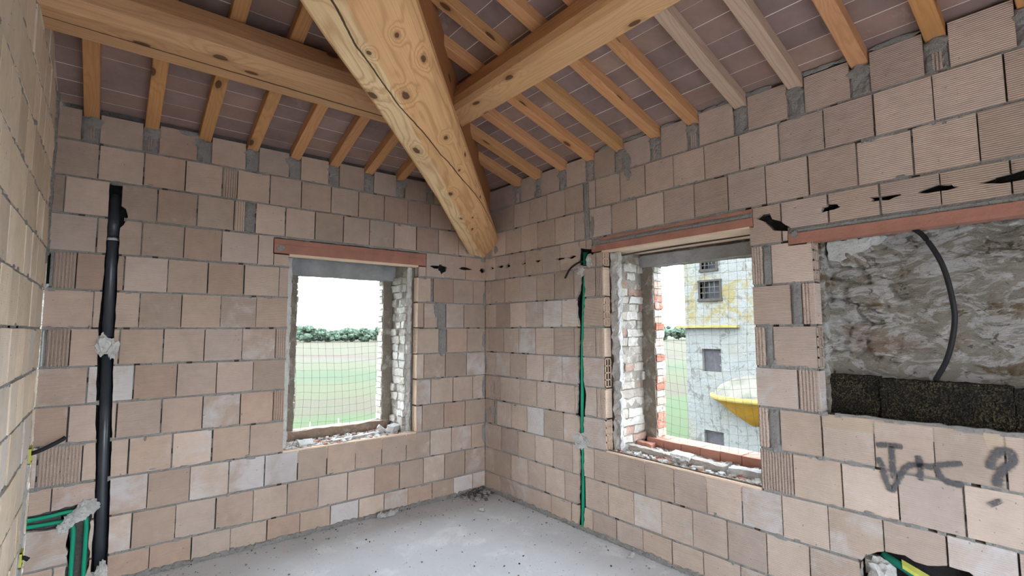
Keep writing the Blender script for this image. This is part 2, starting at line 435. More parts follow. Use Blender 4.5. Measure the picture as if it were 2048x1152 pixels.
    def smear(s, u, z, w_, h, seed, d=-.004, mi=1):
        """a daub of mortar standing a few millimetres proud"""
        rnd = random.Random(seed); n = 14; ring = []; mid = []
        for i in range(n):
            t = 2*math.pi*i/n; k = rnd.uniform(.65, 1.15)
            ring.append(s.bm.verts.new(s.P(u+math.cos(t)*w_*k, .004, z+math.sin(t)*h*k)))
            mid.append(s.bm.verts.new(s.P(u+math.cos(t)*w_*k*.72, d*rnd.uniform(.5, 1.6), z+math.sin(t)*h*k*.72)))
        c = s.bm.verts.new(s.P(u, d*1.3, z)); fs = []
        for i in range(n):
            j = (i+1) % n
            fs.append(s.bm.faces.new((ring[i], ring[j], mid[j], mid[i]))); fs.append(s.bm.faces.new((mid[i], mid[j], c)))
        for f in fs: f.material_index = mi
        paint(s.bm, fs, (1, 1, 1, 0))
    def course(s, z0, z1, items, u_start, u_end, deep=()):
        segs = []; prev = u_start; typ = 'h'; nxt = 'h'
        for it in list(items)+[u_end]:
            if isinstance(it, str): nxt = it; continue
            segs.append((prev, it, typ)); prev = it; typ = nxt; nxt = 'h'
            typ_next = None
        # types are written after the joint that opens their segment
        out = []; prev = u_start; typ = 'h'
        seq = list(items)+[u_end]; i = 0
        while i < len(seq):
            it = seq[i]
            if isinstance(it, str): typ = it
            else:
                out.append((prev, it, typ)); prev = it; typ = 'h'
            i += 1
        g = .0042
        for a, b, t in out:
            if t == '-' or b-a < .012: continue
            zz0, zz1 = z0+.0075, z1-.0075
            if t in 'mM': s.rubmortar(a, b, z0+.002, z1-.002, .0, .009); continue
            dp = .085 if any(abs(a-x) < .012 or abs(b-x) < .012 for x in deep) else .03
            if t == 'v': s.ribbed(a+g, b-.002, zz0, zz1, s.tint(), dp); continue
            jl, jr = s.r.uniform(-.002, .002), s.r.uniform(-.002, .002)
            s.panel(a+g+jl, b-g+jr, zz0+s.r.uniform(-.002, .002), zz1+s.r.uniform(-.002, .002), s.r.uniform(-.003, .0035), dp, 0, s.tint(z0), tilt=.012)
            if s.r.random() < .4: s.strip_v(b, zz0, zz1)
    def strip_v(s, u, z0, z1):
        if any(inside((u, (z0+z1)/2), c['poly']) for c in s.cuts): return
        n = 7
        for k in range(n):
            if s.r.random() < .2: continue
            za, zb = z0+(z1-z0)*k/n, z0+(z1-z0)*(k+1)/n; d = s.r.uniform(.008, .016); wv = s.r.uniform(.005, .009)
            paint(s.bm, [quad(s.bm, s.P(u-wv, d, za), s.P(u+wv, d, za), s.P(u+wv, d, zb), s.P(u-wv, d, zb), 1)], (1, 1, 1, 0))
    def bed(s, z, a, b):
        n = int((b-a)/.035); L = []
        for i in range(n+1):
            u = a+(b-a)*i/n
            L.append((u, z-.0095-s.r.random()**3*.012, z+.0095+s.r.random()**3*.009, s.r.uniform(-.001, .009)))
        for (u1, l1, h1, d1), (u2, l2, h2, d2) in zip(L, L[1:]):
            if any(inside(((u1+u2)/2, z), c['poly']) for c in s.cuts): continue
            if s.r.random() < .05 or (abs(z-.709) < .001 and any(c['bb'][0] < (u1+u2)/2 < c['bb'][1] and abs(c['bb'][2]-z) < .03 for c in s.cuts)): continue
            paint(s.bm, [quad(s.bm, s.P(u1, d1, l1), s.P(u2, d2, l2), s.P(u2, d2, h2), s.P(u1, d1, h1), 1)], (1, 1, 1, 0))
            for zz in ((l1, l2), (h1, h2)):
                paint(s.bm, [quad(s.bm, s.P(u1, d1, zz[0]), s.P(u2, d2, zz[1]), s.P(u2, .028, zz[1]), s.P(u1, .028, zz[0]), 1)], (1, 1, 1, 0))
    def backing(s, a, b, z0, z1):
        s.panel(a, b, z0, z1, .028, .028, 2, (1, 1, 1, 0))
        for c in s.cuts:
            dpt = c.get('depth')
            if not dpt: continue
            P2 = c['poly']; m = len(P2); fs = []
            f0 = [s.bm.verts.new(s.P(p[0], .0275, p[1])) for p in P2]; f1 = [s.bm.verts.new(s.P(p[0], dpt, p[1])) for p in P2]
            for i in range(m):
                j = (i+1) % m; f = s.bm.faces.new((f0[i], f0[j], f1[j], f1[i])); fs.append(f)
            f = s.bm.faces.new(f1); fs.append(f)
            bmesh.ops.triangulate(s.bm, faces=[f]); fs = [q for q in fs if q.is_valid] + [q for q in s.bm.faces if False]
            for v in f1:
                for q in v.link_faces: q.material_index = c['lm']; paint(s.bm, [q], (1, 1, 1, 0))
    def done(s, name, blockmat):
        bmesh.ops.remove_doubles(s.bm, verts=s.bm.verts, dist=1e-7)
        bmesh.ops.recalc_face_normals(s.bm, faces=s.bm.faces)
        o = mesh_obj(name, s.bm, [blockmat, 'mortar', 'gap', 'recess', 'lipterra', 'terracotta']); o['kind'] = 'structure'; return o
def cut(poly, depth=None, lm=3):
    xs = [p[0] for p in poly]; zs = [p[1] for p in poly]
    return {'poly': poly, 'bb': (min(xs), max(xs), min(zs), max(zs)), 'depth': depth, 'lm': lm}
def rect(a, b, z0, z1): return [(a, z0), (b, z0), (b, z1), (a, z1)]
def blob(u, z, w_, h, seed, n=11):
    rnd = random.Random(seed)
    return [(u+math.cos(2*math.pi*i/n)*w_*rnd.uniform(.55, 1.2), z+math.sin(2*math.pi*i/n)*h*rnd.uniform(.5, 1.25)) for i in range(n)]

# rafter positions along each wall
RA = [-3.425, -3.083, -2.742, -2.400, -2.062, -1.722, -1.385, -1.055, -.715, -.38]
RB = [.40, .573, .886, 1.24, 1.585, 1.909, 2.264, 2.587, 2.94, 3.288, 3.628, 3.964, 4.305, 4.65, 5.0, 5.34]
SL = .31; ZR = 3.228; RH = .082; RW = .085

def top_course(W_, centres, a, b, flip):
    last = a
    for c in sorted(centres):
        if c < a or c > b: continue
        pa_, pb_ = c-.046, c+.046
        if pa_-last > .03: W_.panel(last+.006, pa_-.006, 3.0475, (3.285 if flip else 3.268)-W_.r.uniform(0, .018), W_.r.uniform(-.003, .003), .03, 0, W_.tint(3.0), tilt=.012)
        W_.rubmortar(pa_-.006, pb_+.006, 3.04, 3.222, .004, .014)
        W_.smear(c+W_.r.uniform(-.04, .04), 3.19, .06, .05, W_.r.random())
        if W_.r.random() < .5: W_.ribbed(c-.022, c+.022, 3.05, 3.15, W_.tint())
        last = pb_
    if b-last > .03: W_.panel(last+.006, b-.006, 3.0475, 3.285, 0, .03, 0, W_.tint())

# ---- wall on the left of the corner (plane y = 0, u = x)
CA = {1: [-3.371, -3.116, -2.859, -2.610, 'v', -2.503, -2.258, -2.002, -1.744, -1.485, -1.225, -.972, -.710, -.455, -.2],
 2: [-3.535, -3.300, '-', -3.233, -3.022, -2.771, -2.516, 'v', -2.438, 'm', -2.360, -2.126, -1.879, -1.622, -1.371, -1.117, -.869, -.611, -.36, -.11],
 3: [-3.354, -3.104, -2.845, -2.594, -2.331, -2.205, '-', -.756, -.529, -.268],
 4: [-3.595, 'm', -3.566, 'v', -3.451, -3.194, -2.936, -2.679, -2.425, -2.160, -2.083, '-', -.843, -.694, 'm', -.665, -.422, -.168],
 5: [-3.348, -3.092, -2.838, -2.581, -2.327, -2.083, '-', -.843, -.773, -.614, 'm', -.511, -.288],
 6: [-3.592, 'm', -3.573, 'v', -3.455, -3.195, -2.938, -2.678, -2.420, -2.171, 'v', -2.083, '-', -.843, -.600, 'm', -.50, -.244],
 7: [-3.351, -3.101, -2.845, -2.586, -2.330, -2.083, '-', -.843, -.766, -.513, -.249],
 8: [-3.437, -3.183, -2.927, -2.671, -2.414, -2.171, 'v', -2.083, '-', -.843, -.685, -.418, -.167],
 9: [-3.570, 'v', -3.353, -3.105, -2.850, -2.596, -2.335, -2.083, '-', -.843, -.781, -.529, -.266],
 10: [-3.492, -3.244, -2.984, -2.731, -2.473, -2.215, -1.961, -1.715, -1.458, -1.204, -.948, -.687, -.433, -.181],
 11: [-3.383, -3.064, -2.807, -2.551, -2.292, -2.037, -1.781, -1.525, -1.271, -1.018, -.763, -.515, -.263],
 12: [-3.458, -3.219, -2.952, -2.699, -2.445, -2.181, -1.928, -1.671, -1.418, -1.172, -.924, -.658, -.404, -.166]}
W1 = (-2.083, -.843, .714, 2.372)
pipeL = [(-3.305, 2.775), (-3.300, 2.4), (-3.305, 2.078), (-3.312, 1.797), (-3.31, 1.59), (-3.3, 1.249), (-3.285, .911), (-3.272, .578), (-3.268, .19), (-3.268, .0)]
pipeR = [(-3.233, 2.775), (-3.233, 2.62), (-3.205, 2.6), (-3.19, 2.545), (-3.212, 2.48), (-3.232, 2.455), (-3.228, 2.082), (-3.224, 1.763), (-3.216, 1.38), (-3.198, .899), (-3.19, .562), (-3.182, .14), (-3.182, .0)]
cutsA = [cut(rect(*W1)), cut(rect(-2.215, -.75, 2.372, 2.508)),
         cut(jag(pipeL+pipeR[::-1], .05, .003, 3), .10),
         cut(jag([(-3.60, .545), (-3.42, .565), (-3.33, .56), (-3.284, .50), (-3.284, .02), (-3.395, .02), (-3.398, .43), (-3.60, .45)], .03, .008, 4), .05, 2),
         cut(blob(-.60, 2.375, .105, .022, 5), .07), cut(blob(-.565, 2.36, .05, .05, 15), .05), cut(blob(-.27, 2.388, .085, .018, 6), .07),
         cut(blob(-.045, 2.385, .045, .03, 7), .07),
         cut(rect(-3.597, -3.580, 2.03, 2.24), .06)]
PA = lambda u, d, z: Vector((u, d, z))
wa = Wall(PA, TINTS_A, 11, cutsA)
top_course(wa, RA, -3.6, 0, False)
for k in range(1, 13): wa.course(J[k], J[k-1], CA[k], -3.6, 0.0, deep=(W1[0], W1[1]))
wa.panel(-2.205, -2.09, 2.268, 2.366, .001, .085, 0, wa.tint(), cuts=[]); wa.panel(-.836, -.756, 2.268, 2.366, .001, .085, 0, wa.tint(), cuts=[])
for z in J[:-1]: wa.bed(z, -3.6, 0)
wa.backing(-3.6, 0, 0, 3.30)
for i in range(46):   # stray mortar daubs along the joints
    wa_u = wa.r.uniform(-3.5, -.1); z = wa.r.choice(J[1:-1])+wa.r.uniform(-.02, .02)
    if not any(inside((wa_u, z), rect(c['bb'][0]-.05, c['bb'][1]+.05, c['bb'][2]-.04, c['bb'][3]+.04)) for c in cutsA): wa.smear(wa_u, z, wa.r.uniform(.012, .035), wa.r.uniform(.008, .02), i, -.002)
for (u, z, a, b) in ((-.63, 1.93, .035, .10), (-.55, 1.62, .04, .13), (-.56, 1.50, .03, .07), (-2.40, 2.62, .05, .08), (-2.39, 2.72, .05, .05), (-2.16, 2.42, .06, .035), (-3.07, 3.2, .06, .06), (-2.85, 3.25, .11, .03), (-.02, 1.6, .03, .1), (-.015, 2.05, .025, .12), (-.02, 1.1, .03, .15), (-.02, .6, .035, .12)): wa.smear(u, z, a, b, u*z, -.006)
# floor fillet of cement
for i in range(60):
    u = -3.6+3.6*i/60; wa.smear(u+.03, .012, .05, wa.r.uniform(.02, .035), i+900, -.012)
# exposed upper edges of the blocks under the sill: three clay webs with slots between
for w_ in range(4):
    y0 = .004+.022*w_; wa.bm.faces.ensure_lookup_table(); box(wa.bm, (-2.083, y0, .66), (-.843, y0+.011, .7135), 4, (.6, .5, .43, .6))
box(wa.bm, (-2.083, .003, .60), (-.843, .084, .690), 0, (.5, .36, .28, 0))
for k in range(4, 10):
    z0, z1 = J[k]+.009, J[k-1]-.009; col = (.74, .63, .52, .35)
    if k == 6:
        for q in range(5): zz = z0+(z1-z0)*q/4; box(wa.bm, (-.849, .007, zz-.005), (-.82, .085, zz+.005), 4, col)
        for y in (.007, .041, .077): box(wa.bm, (-.849, y, z0), (-.82, y+.008, z1), 4, col)
        quad(wa.bm, (-.8405, .008, z0), (-.8405, .084, z0), (-.8405, .084, z1), (-.8405, .008, z1), 3, (1, 1, 1, 0))
    elif k in (7, 5): box(wa.bm, (-.848, .006, z0), (-.82, .086, z1), 4, col)
    else:
        for q in range(4): box(wa.bm, (-.849, .006+.021*q, z0), (-.82, .019+.021*q, z1), 4, col)
for (u, z, a, b) in ((-.24, 2.585, .05, .06), (-.13, 2.535, .05, .03), (-.03, 2.50, .04, .03)): wa.smear(u, z, a, b, u*z, -.006)
wall_back = wa.done('wall_back', 'blockA')

# ---- wall on the right of the corner (plane x = 0, u = -y)
CB = {1: [.513, .761, 1.018, 1.267, 1.494, 'm', 1.566, 1.642, 1.909, 2.160, 2.417, 2.669, 2.923, 3.178, 3.433, 3.681, 3.940, 4.203, 4.458, 4.713, 4.968],
 2: [.12, .367, .626, .877, 1.132, 1.384, 1.507, 'm', 1.572, 1.814, 2.071, 2.326, 2.581, 2.832, 3.085, 3.335, 3.589, 3.841, 4.096, 4.35, 4.605, 4.86],
 3: [.187, .431, .687, .946, 1.192, 1.435, 1.519, 1.630, 1.705, '-', 2.967, 3.169, 3.432, 3.685, 3.940, 4.196, 4.45, 4.7],
 4: [.098, .353, .606, .858, 1.114, 1.368, 1.621, 'v', 1.705, '-', 2.967, 'v', 3.040, 'm', 3.096, 3.335, '-', 5.0],
 5: [.198, .441, .698, .950, 1.207, 1.437, 1.705, '-', 2.967, 3.200, 'm', 3.260, 'v', 3.335, '-', 5.0],
 6: [.070, .333, .586, .842, 1.102, 1.358, 1.612, 'v', 1.705, '-', 2.967, 'v', 3.032, 'm', 3.084, 3.335, '-', 5.0],
 7: [.189, .438, .696, .951, 1.205, 1.438, 1.705, '-', 2.967, 3.215, 'v', 3.335, '-', 5.0],
 8: [.10, .268, .598, .855, 1.108, 1.360, 1.612, 'v', 1.705, '-', 2.967, 'v', 3.030, 'm', 3.099, 3.332, 3.588, 3.838, 4.095, 4.35, 4.6],
 9: [.162, 'm', .215, .450, .704, .951, 1.210, 1.439, 1.705, '-', 2.967, 'v', 3.162, 3.420, 3.676, 3.938, 4.19, 4.45],
 10: [.05, .288, .563, .818, 1.071, 1.323, 1.577, 1.836, 2.088, 2.340, 2.593, 2.840, 3.088, 3.341, 3.599, 3.857, 4.108, 4.36],
 11: [.165, .450, .711, .965, 1.216, 1.464, 1.721, 1.977, 2.227, 2.480, 2.734, 2.986, 3.232, 3.486, 3.74, 3.995, 4.25],
 12: [.02, .271, .533, .793, 1.041, 1.297, 1.550, 1.802, 2.054, 2.309, 2.556, 2.81, 3.065, 3.32, 3.575, 3.83]}
W2 = (1.705, 2.967, .722, 2.39); NI = (3.335, 5.0, 1.234, 2.24)
gL = [(1.45, 2.217), (1.429, 2.074), (1.384, 1.986), (1.388, 1.873), (1.416, 1.761), (1.404, 1.449), (1.393, 1.229), (1.37, .963), (1.40, .945), (1.403, .795), (1.394, .664), (1.395, .408), (1.38, .234), (1.375, .001)]
gR = [(1.504, 2.212), (1.50, 2.047), (1.477, 1.804), (1.466, 1.54), (1.466, 1.278), (1.493, 1.151), (1.465, .954), (1.459, .676), (1.46, .422), (1.461, .213), (1.44, .001)]
cutsB = [cut(rect(*W2)), cut(rect(*NI)), cut(rect(1.585, 2.995, 2.385, 2.516)), cut(rect(3.20, 5.0, 2.235, 2.345)),
         cut(jag(gL+gR[::-1], .03, .007, 8), .075),
         cut(jag([(1.435, 2.455), (1.50, 2.44), (1.56, 2.43), (1.635, 2.455), (1.64, 2.43), (1.60, 2.375), (1.525, 2.372), (1.523, 2.285), (1.43, 2.285), (1.425, 2.36)], .03, .006, 9), .08)]
for i, (u, z, a, b) in enumerate([(.115, 2.40, .05, .022), (.285, 2.402, .055, .018), (.40, 2.40, .05, .03), (.663, 2.397, .035, .016), (.884, 2.397, .035, .016), (1.19, 2.386, .075, .014), (1.345, 2.384, .05, .014),
      (3.442, 2.432, .055, .026), (3.703, 2.433, .085, .020), (3.938, 2.433, .085, .022), (4.21, 2.43, .11, .026), (4.6, 2.43, .1, .02)]): cutsB.append(cut(blob(u, z, a, b, 40+i), .07))
cutsB.append(cut(jag([(3.015, 2.44), (3.05, 2.465), (3.10, 2.462), (3.115, 2.42), (3.16, 2.40), (3.225, 2.345), (3.20, 2.33), (3.12, 2.345), (3.095, 2.375), (3.06, 2.415)], .03, .006, 60), .07))
cutsB.append(cut(jag([(3.489, .293), (3.491, .453), (3.515, .497), (3.597, .539), (3.687, .549), (3.726, .531), (3.777, .529), (3.853, .556), (3.935, .555), (3.968, .53), (3.90, .45), (3.808, .30)], .03, .006, 61), .09))
PB = lambda u, d, z: Vector((d, -u, z))
wb = Wall(PB, TINTS_B, 23, cutsB)
top_course(wb, RB[1:], 0.0, 5.3, True)
for k in range(1, 13): wb.course(J[k], J[k-1], CB[k], 0.0, 5.3, deep=(W2[0], W2[1], NI[0]))
for z in J[:-1]: wb.bed(z, 0, 5.3)
wb.backing(0, 5.3, 0, 3.30)
for i in range(46):
    u = wb.r.uniform(.1, 4.6); z = wb.r.choice(J[1:-1])+wb.r.uniform(-.02, .02)
    if not any(inside((u, z), rect(c['bb'][0]-.05, c['bb'][1]+.05, c['bb'][2]-.04, c['bb'][3]+.04)) for c in cutsB): wb.smear(u, z, wb.r.uniform(.012, .035), wb.r.uniform(.008, .02), i+100, -.002)
for (u, z, a, b) in ((.20, 2.60, .04, .06), (.09, 2.53, .05, .03), (1.53, 2.7, .03, .12), (1.54, 2.88, .03, .13), (1.60, 2.63, .03, .12), (.11, .85, .035, .06), (.17, 1.1, .02, .10), (1.985, 3.08, .05, .1), (2.0, 3.0, .03, .06), (.02, 1.35, .03, .12), (.02, .75, .03, .1), (.03, 2.75, .04, .15), (3.078, 1.50, .03, .045), (3.078, .985, .032, .05)): wb.smear(u, z, a, b, u*z, -.006)
for i in range(90):
    u = 5.3*i/90; wb.smear(u+.03, .012, .05, wb.r.uniform(.02, .035), i+1900, -.012)
# mortar beds over the two lintels, and the thin clay flange above the window one
wb.rubmortar(1.59, 1.66, 2.40, 2.515, .0, .01, free=True); wb.rubmortar(1.66, 2.99, 2.450, 2.496, -.002, .008, free=True); box(wb.bm, (.001, -2.99, 2.492), (.05, -1.66, 2.512), 5, (1, 1, 1, 0))
wb.rubmortar(3.20, 5.0, 2.305, 2.352, -.002, .008, free=True)
for u in [3.3+.0*i for i in range(1)]: wb.smear(3.24, 2.30, .03, .04, 77, -.006)
for i in range(26): wb.smear(1.62+R.uniform(0, 3.4), 3.292, .08, .018, 300+i, -.003)
# hollow ends of the alternate blocks on the window jamb: webs round dark cells
for (z0, z1) in ((J[3]+.01, 2.385), (J[5]+.01, J[4]-.01), (J[7]+.01, J[6]-.01), (J[9]+.01, J[8]-.01)):
    n = 2 if z1-z0 < .15 else 4
    y = -W2[0]; col = (.74, .55, .41, .2)
    for k in range(n+1):
        zz = z0+(z1-z0)*k/n; box(wb.bm, (.007, y-.006, zz-.005), (.085, y+.03, zz+.005), 0, col)
    for x in (.007, .041, .077): box(wb.bm, (x, y-.006, z0-.005), (x+.008, y+.03, z1+.005), 0, col)
    fs = quad(wb.bm, (.002, y+.0035, z0), (.084, y+.0035, z0), (.084, y+.0035, z1), (.002, y+.0035, z1), 3, (1, 1, 1, 0))
# closed ends (pale) of the ribbed blocks on both jambs of the window
for (k, yy) in ((4, W2[0]), (6, W2[0]), (8, W2[0])): box(wb.bm, (.004, -yy-.004, J[k]+.008), (.086, -yy+.02, J[k-1]-.008), 0, (.70, .55, .43, .3))
# block ends on the niche side of the pier
for k in range(4, 8):
    z0, z1 = J[k]+.008, J[k-1]-.008; y = -NI[0]; col = wb.tint()
    if k in (4, 6):
        for q in range(5): zz = z0+(z1-z0)*q/4; box(wb.bm, (.007, y-.004, zz-.005), (.085, y+.03, zz+.005), 0, col)
        for x in (.007, .041, .077): box(wb.bm, (x, y-.004, z0), (x+.008, y+.03, z1), 0, col)
        quad(wb.bm, (.002, y+.004, z0), (.084, y+.004, z0), (.084, y+.004, z1), (.002, y+.004, z1), 3, (1, 1, 1, 0))
    else: box(wb.bm, (.003, y-.003, z0), (.086, y+.02, z1), 0, col)
box(wb.bm, (.002, -5.0, 1.15), (.086, -3.335, 1.2255), 0, (.5, .4, .31, 0))
for w_ in range(4):
    x0 = .004+.022*w_; box(wb.bm, (x0, -W2[1], .66), (x0+.011, -W2[0], .7135), 4, (.6, .5, .43, .6))
box(wb.bm, (.003, -W2[1], .60), (.084, -W2[0], .690), 0, (.5, .36, .28, 0))
# faded spray-painted marks: an anchor-like hook, a cross, an angle and a question mark
GR = [[(3.595, 1.093), (3.649, 1.102), (3.712, 1.103)], [(3.663, 1.10), (3.662, 1.012), (3.664, .93)],
      [(3.599, 1.029), (3.618, .978), (3.635, .898), (3.657, .87), (3.681, .925), (3.712, .99), (3.74, 1.016), (3.793, 1.023), (3.831, 1.023)],
      [(3.773, 1.071), (3.779, 1.012), (3.776, .947)], [(3.943, 1.065), (3.894, 1.051), (3.847, 1.034), (3.846, 1.01), (3.865, .975), (3.901, .96), (3.942, .964)],
      [(4.042, 1.059), (4.047, 1.097), (4.071, 1.139), (4.099, 1.155), (4.119, 1.133), (4.111, 1.096), (4.082, 1.061), (4.063, 1.013), (4.061, .983)],
      [(4.040, .918), (4.047, .908), (4.055, .898)]]
gb = bmesh.new(); tl(gb)
for gi, st in enumerate(GR):
    P_ = catmull([Vector((a, b, 0)) for a, b in st], 7); hw = .0145 if gi < 5 else .018
    if gi == 6: hw = .027
    L = []
    for i, p in enumerate(P_):
        t = (P_[min(i+1, len(P_)-1)]-P_[max(i-1, 0)]).normalized(); nn = Vector((-t.y, t.x, 0)); q = hw*R.uniform(.8, 1.1)
        if i in (0, len(P_)-1): q *= .6
        L.append((p+nn*q*1.35, p+nn*q*.6, p-nn*q*.6, p-nn*q*1.35))
    for A_, B_ in zip(L, L[1:]):
        for q in range(3):
            f = quad(gb, *[Vector((-.0058, -v.x, v.y)) for v in (A_[q], A_[q+1], B_[q+1], B_[q])])
            for lp in f.loops:
                y_, z_ = -lp.vert.co.y, lp.vert.co.z
                edge = min((Vector((y_, z_))-Vector((w_.x, w_.y))).length for w_ in (A_[0], A_[3], B_[0], B_[3])) < 1e-6
                lp[tl(gb)] = (0, 0, 0, 1) if edge else (1, 1, 1, 1)
wall_right = wb.done('wall_right', 'blockB')
g_ = mesh_obj('graffiti', gb, 'spray', wall_right); g_['label'] = 'faded grey spray-painted hook, cross, angle and question mark'
# dark plaster-mark on the block right of the pipe is in the wall itself

# ---- left side wall (plane x = -3.6, u = -y), seen edge-on
PC = lambda u, d, z: Vector((-3.6-d, -u, z))
cutsC = [cut(jag([(.03, .0), (.03, 1.0), (.05, 1.5), (.12, 1.5), (.16, 1.1), (.20, .95), (.33, .6), (.34, .0)], .05, .010, 71), .03)]
for i, (u, z, a, b) in enumerate([(.50, 1.12, .03, .05), (.34, .60, .025, .09), (.18, .55, .025, .12), (.12, .78, .02, .08), (.62, .82, .03, .06), (.30, .28, .03, .07)]): cutsC.append(cut(blob(u, z, a, b, 80+i), .06))
TC = [(.80, .67, .51), (.83, .70, .54), (.77, .65, .50), (.84, .72, .57), (.80, .69, .56)]
wc = Wall(PC, TC, 37, cutsC)
for k in range(0, 13):
    z1 = 3.30 if k == 0 else J[k-1]
    off = (.13 if k % 2 else .0)+R.uniform(-.02, .02)
    wc.course(J[k] if k else J[0], z1, [off+.255*i for i in range(1, 20)], 0.0, 5.0)
wc.course(3.30, 3.56, [.2+.255*i for i in range(1, 19)], 0.0, 5.0); wc.course(3.56, 3.82, [.1+.255*i for i in range(1, 19)], .0, 5.0)
for z in J[:-1]+[3.30, 3.56]: wc.bed(z, 0, 5.0)
wc.backing(0, 5.0, 0, 3.9)
wc.panel(0, 5, 3.82, 5.0, .01, .01, 0, (.6, .5, .38, 0))
for i in range(30): wc.smear(wc.r.uniform(.05, 2.5), wc.r.choice(J[:-1])+.01, .03, .014, i+500, -.003)
for i in range(26): wc.smear(wc.r.uniform(-.0, .10), 2.2+i*.045, wc.r.uniform(.03, .06), .05, i+700, -.008)
wall_left = wc.done('wall_left', 'blockC')
lb = bmesh.new()
rough_box(lb, (-3.645, -.345, .0), (-3.606, -.03, .62), .025, .010, 0, freq=14); rough_box(lb, (-3.645, -.17, .60), (-3.606, -.03, 1.06), .025, .010, 0, freq=14); rough_box(lb, (-3.645, -.11, 1.04), (-3.606, -.04, 1.5), .025, .010, 0, freq=14)
pl = mesh_obj('plaster_strip', lb, 'plaster', wall_left); pl['label'] = 'rough white plaster filling a cable chase'

# ------------------------------------------------------------------ floor
fb = bmesh.new()
nx, ny = 60, 90; g = []
for i in range(nx+1):
    row = []
    for j in range(ny+1):
        x = -3.62+3.64*i/nx; y = .02-6.3*j/ny
        z = .004*noise.noise(Vector((x*1.3, y*1.3, 0)))+.002*noise.noise(Vector((x*7, y*7, 5)))
        row.append(fb.verts.new((x, y, z-.004)))
    g.append(row)
for i in range(nx):
    for j in range(ny): fb.faces.new((g[i][j], g[i][j+1], g[i+1][j+1], g[i+1][j])).smooth = True
fl = mesh_obj('floor', fb, 'floor'); fl['kind'] = 'structure'
sb = bmesh.new(); box(sb, (-3.62, -6.3, -.25), (.02, .02, -.02)); sl = mesh_obj('floor_slab', sb, 'concrete', fl)

# plain end of the room behind the viewpoint, with a wide doorway sized for the fill light
kb = bmesh.new(); YF = -6.1
for lo, hi in (((.0, YF-.2, 0), (.1, -5.3, 3.35)), ((-3.75, YF-.2, 0), (-3.6, -5.0, 5.0)), ((-3.75, -5.0, 3.9), (-3.68, .0, 5.0)), ((-3.75, YF-.2, 2.25), (.1, YF, 5.0)), ((-1.15, YF-.2, 0), (.1, YF, 2.25))): box(kb, lo, hi, 0, (.55, .42, .33, .3))
tb_ = bmesh.new(); box(tb_, (-9, -20, -.3), (5, YF-.2, -.06)); tr_ = mesh_obj('bounce_slab', tb_, 'concrete'); tr_['kind'] = 'structure'  # unseen slab added to bounce daylight up onto ceiling and beams
wf = mesh_obj('wall_front', kb, 'blockB'); wf['kind'] = 'structure'

# ------------------------------------------------------------------ roof deck: rows of terracotta tiles on the rafters
db = bmesh.new(); tl(db)
def deck(slopeA):
    rnd = random.Random(5 if slopeA else 6); pitch = .1445
    ctr = [-x for x in RA] if slopeA else RB
    edges = [-.5]+[(a) for a in sorted(ctr)]+([3.62] if slopeA else [5.7, 6.04, 6.38])
    for k in range(-4, 30 if slopeA else 30):
        d0, d1 = .056+pitch*k, .056+pitch*(k+1)
        for e0, e1 in zip(edges, edges[1:]):
            # tile rectangle in (run along wall, distance from wall); clipped at the hip diagonal
            a, b, c, d = e0+.002, e1-.002, d0+rnd.uniform(.0005, .0035), d1-rnd.uniform(.001, .0042)
            pts = [(a, c), (b, c), (b, d), (a, d)]
            out = []
            for i in range(4):
                p, q = pts[i], pts[(i+1) % 4]; fp, fq = p[0]-p[1], q[0]-q[1]
                if fp >= 0: out.append(p)
                if (fp >= 0) != (fq >= 0):
                    t = fp/(fp-fq); out.append((p[0]+(q[0]-p[0])*t, p[1]+(q[1]-p[1])*t))
            if len(out) < 3: continue
            off = rnd.uniform(-.0014, -.0002)
            fn = (lambda r, d: (-r, -d, 3.312+SL*d+off)) if slopeA else (lambda r, d: (-d, -r, 3.312+SL*d+off))
            lo = [db.verts.new(fn(*p)) for p in out]; hi = [db.verts.new(Vector(fn(*p))+Vector((0, 0, .012))) for p in out]
            base = rnd.choice([(.275, .20, .172), (.305, .21, .175), (.25, .185, .165), (.29, .215, .19), (.325, .23, .18)])
            kk = rnd.uniform(.88, 1.1); fs = [db.faces.new(lo)]
            for i in range(len(lo)): fs.append(db.faces.new((lo[i], hi[i], hi[(i+1) % len(lo)], lo[(i+1) % len(lo)])))
            paint(db, fs, (base[0]*kk, base[1]*kk, base[2]*kk, 1))
    # lime bed over the tiles (its underside shows in the joints)
    if slopeA: P4 = [(0.5, 0.5), (-3.62, .5), (-3.62, -3.62)]
    if slopeA:
        f = db.faces.new([db.verts.new((x, y, 3.3122+SL*(-y))) for x, y in [(.55, .55), (-3.62, .55), (-3.62, -3.62)]]); f.material_index = 1
    else:
        f = db.faces.new([db.verts.new((x, y, 3.3122+SL*(-x))) for x, y in [(.55, .55), (-3.62, -3.62), (-3.62, -6.4), (.55, -6.4)]]); f.material_index = 1
deck(True); deck(False)
ce = mesh_obj('ceiling', db, ['tile', 'limejoint']); ce['kind'] = 'structure'

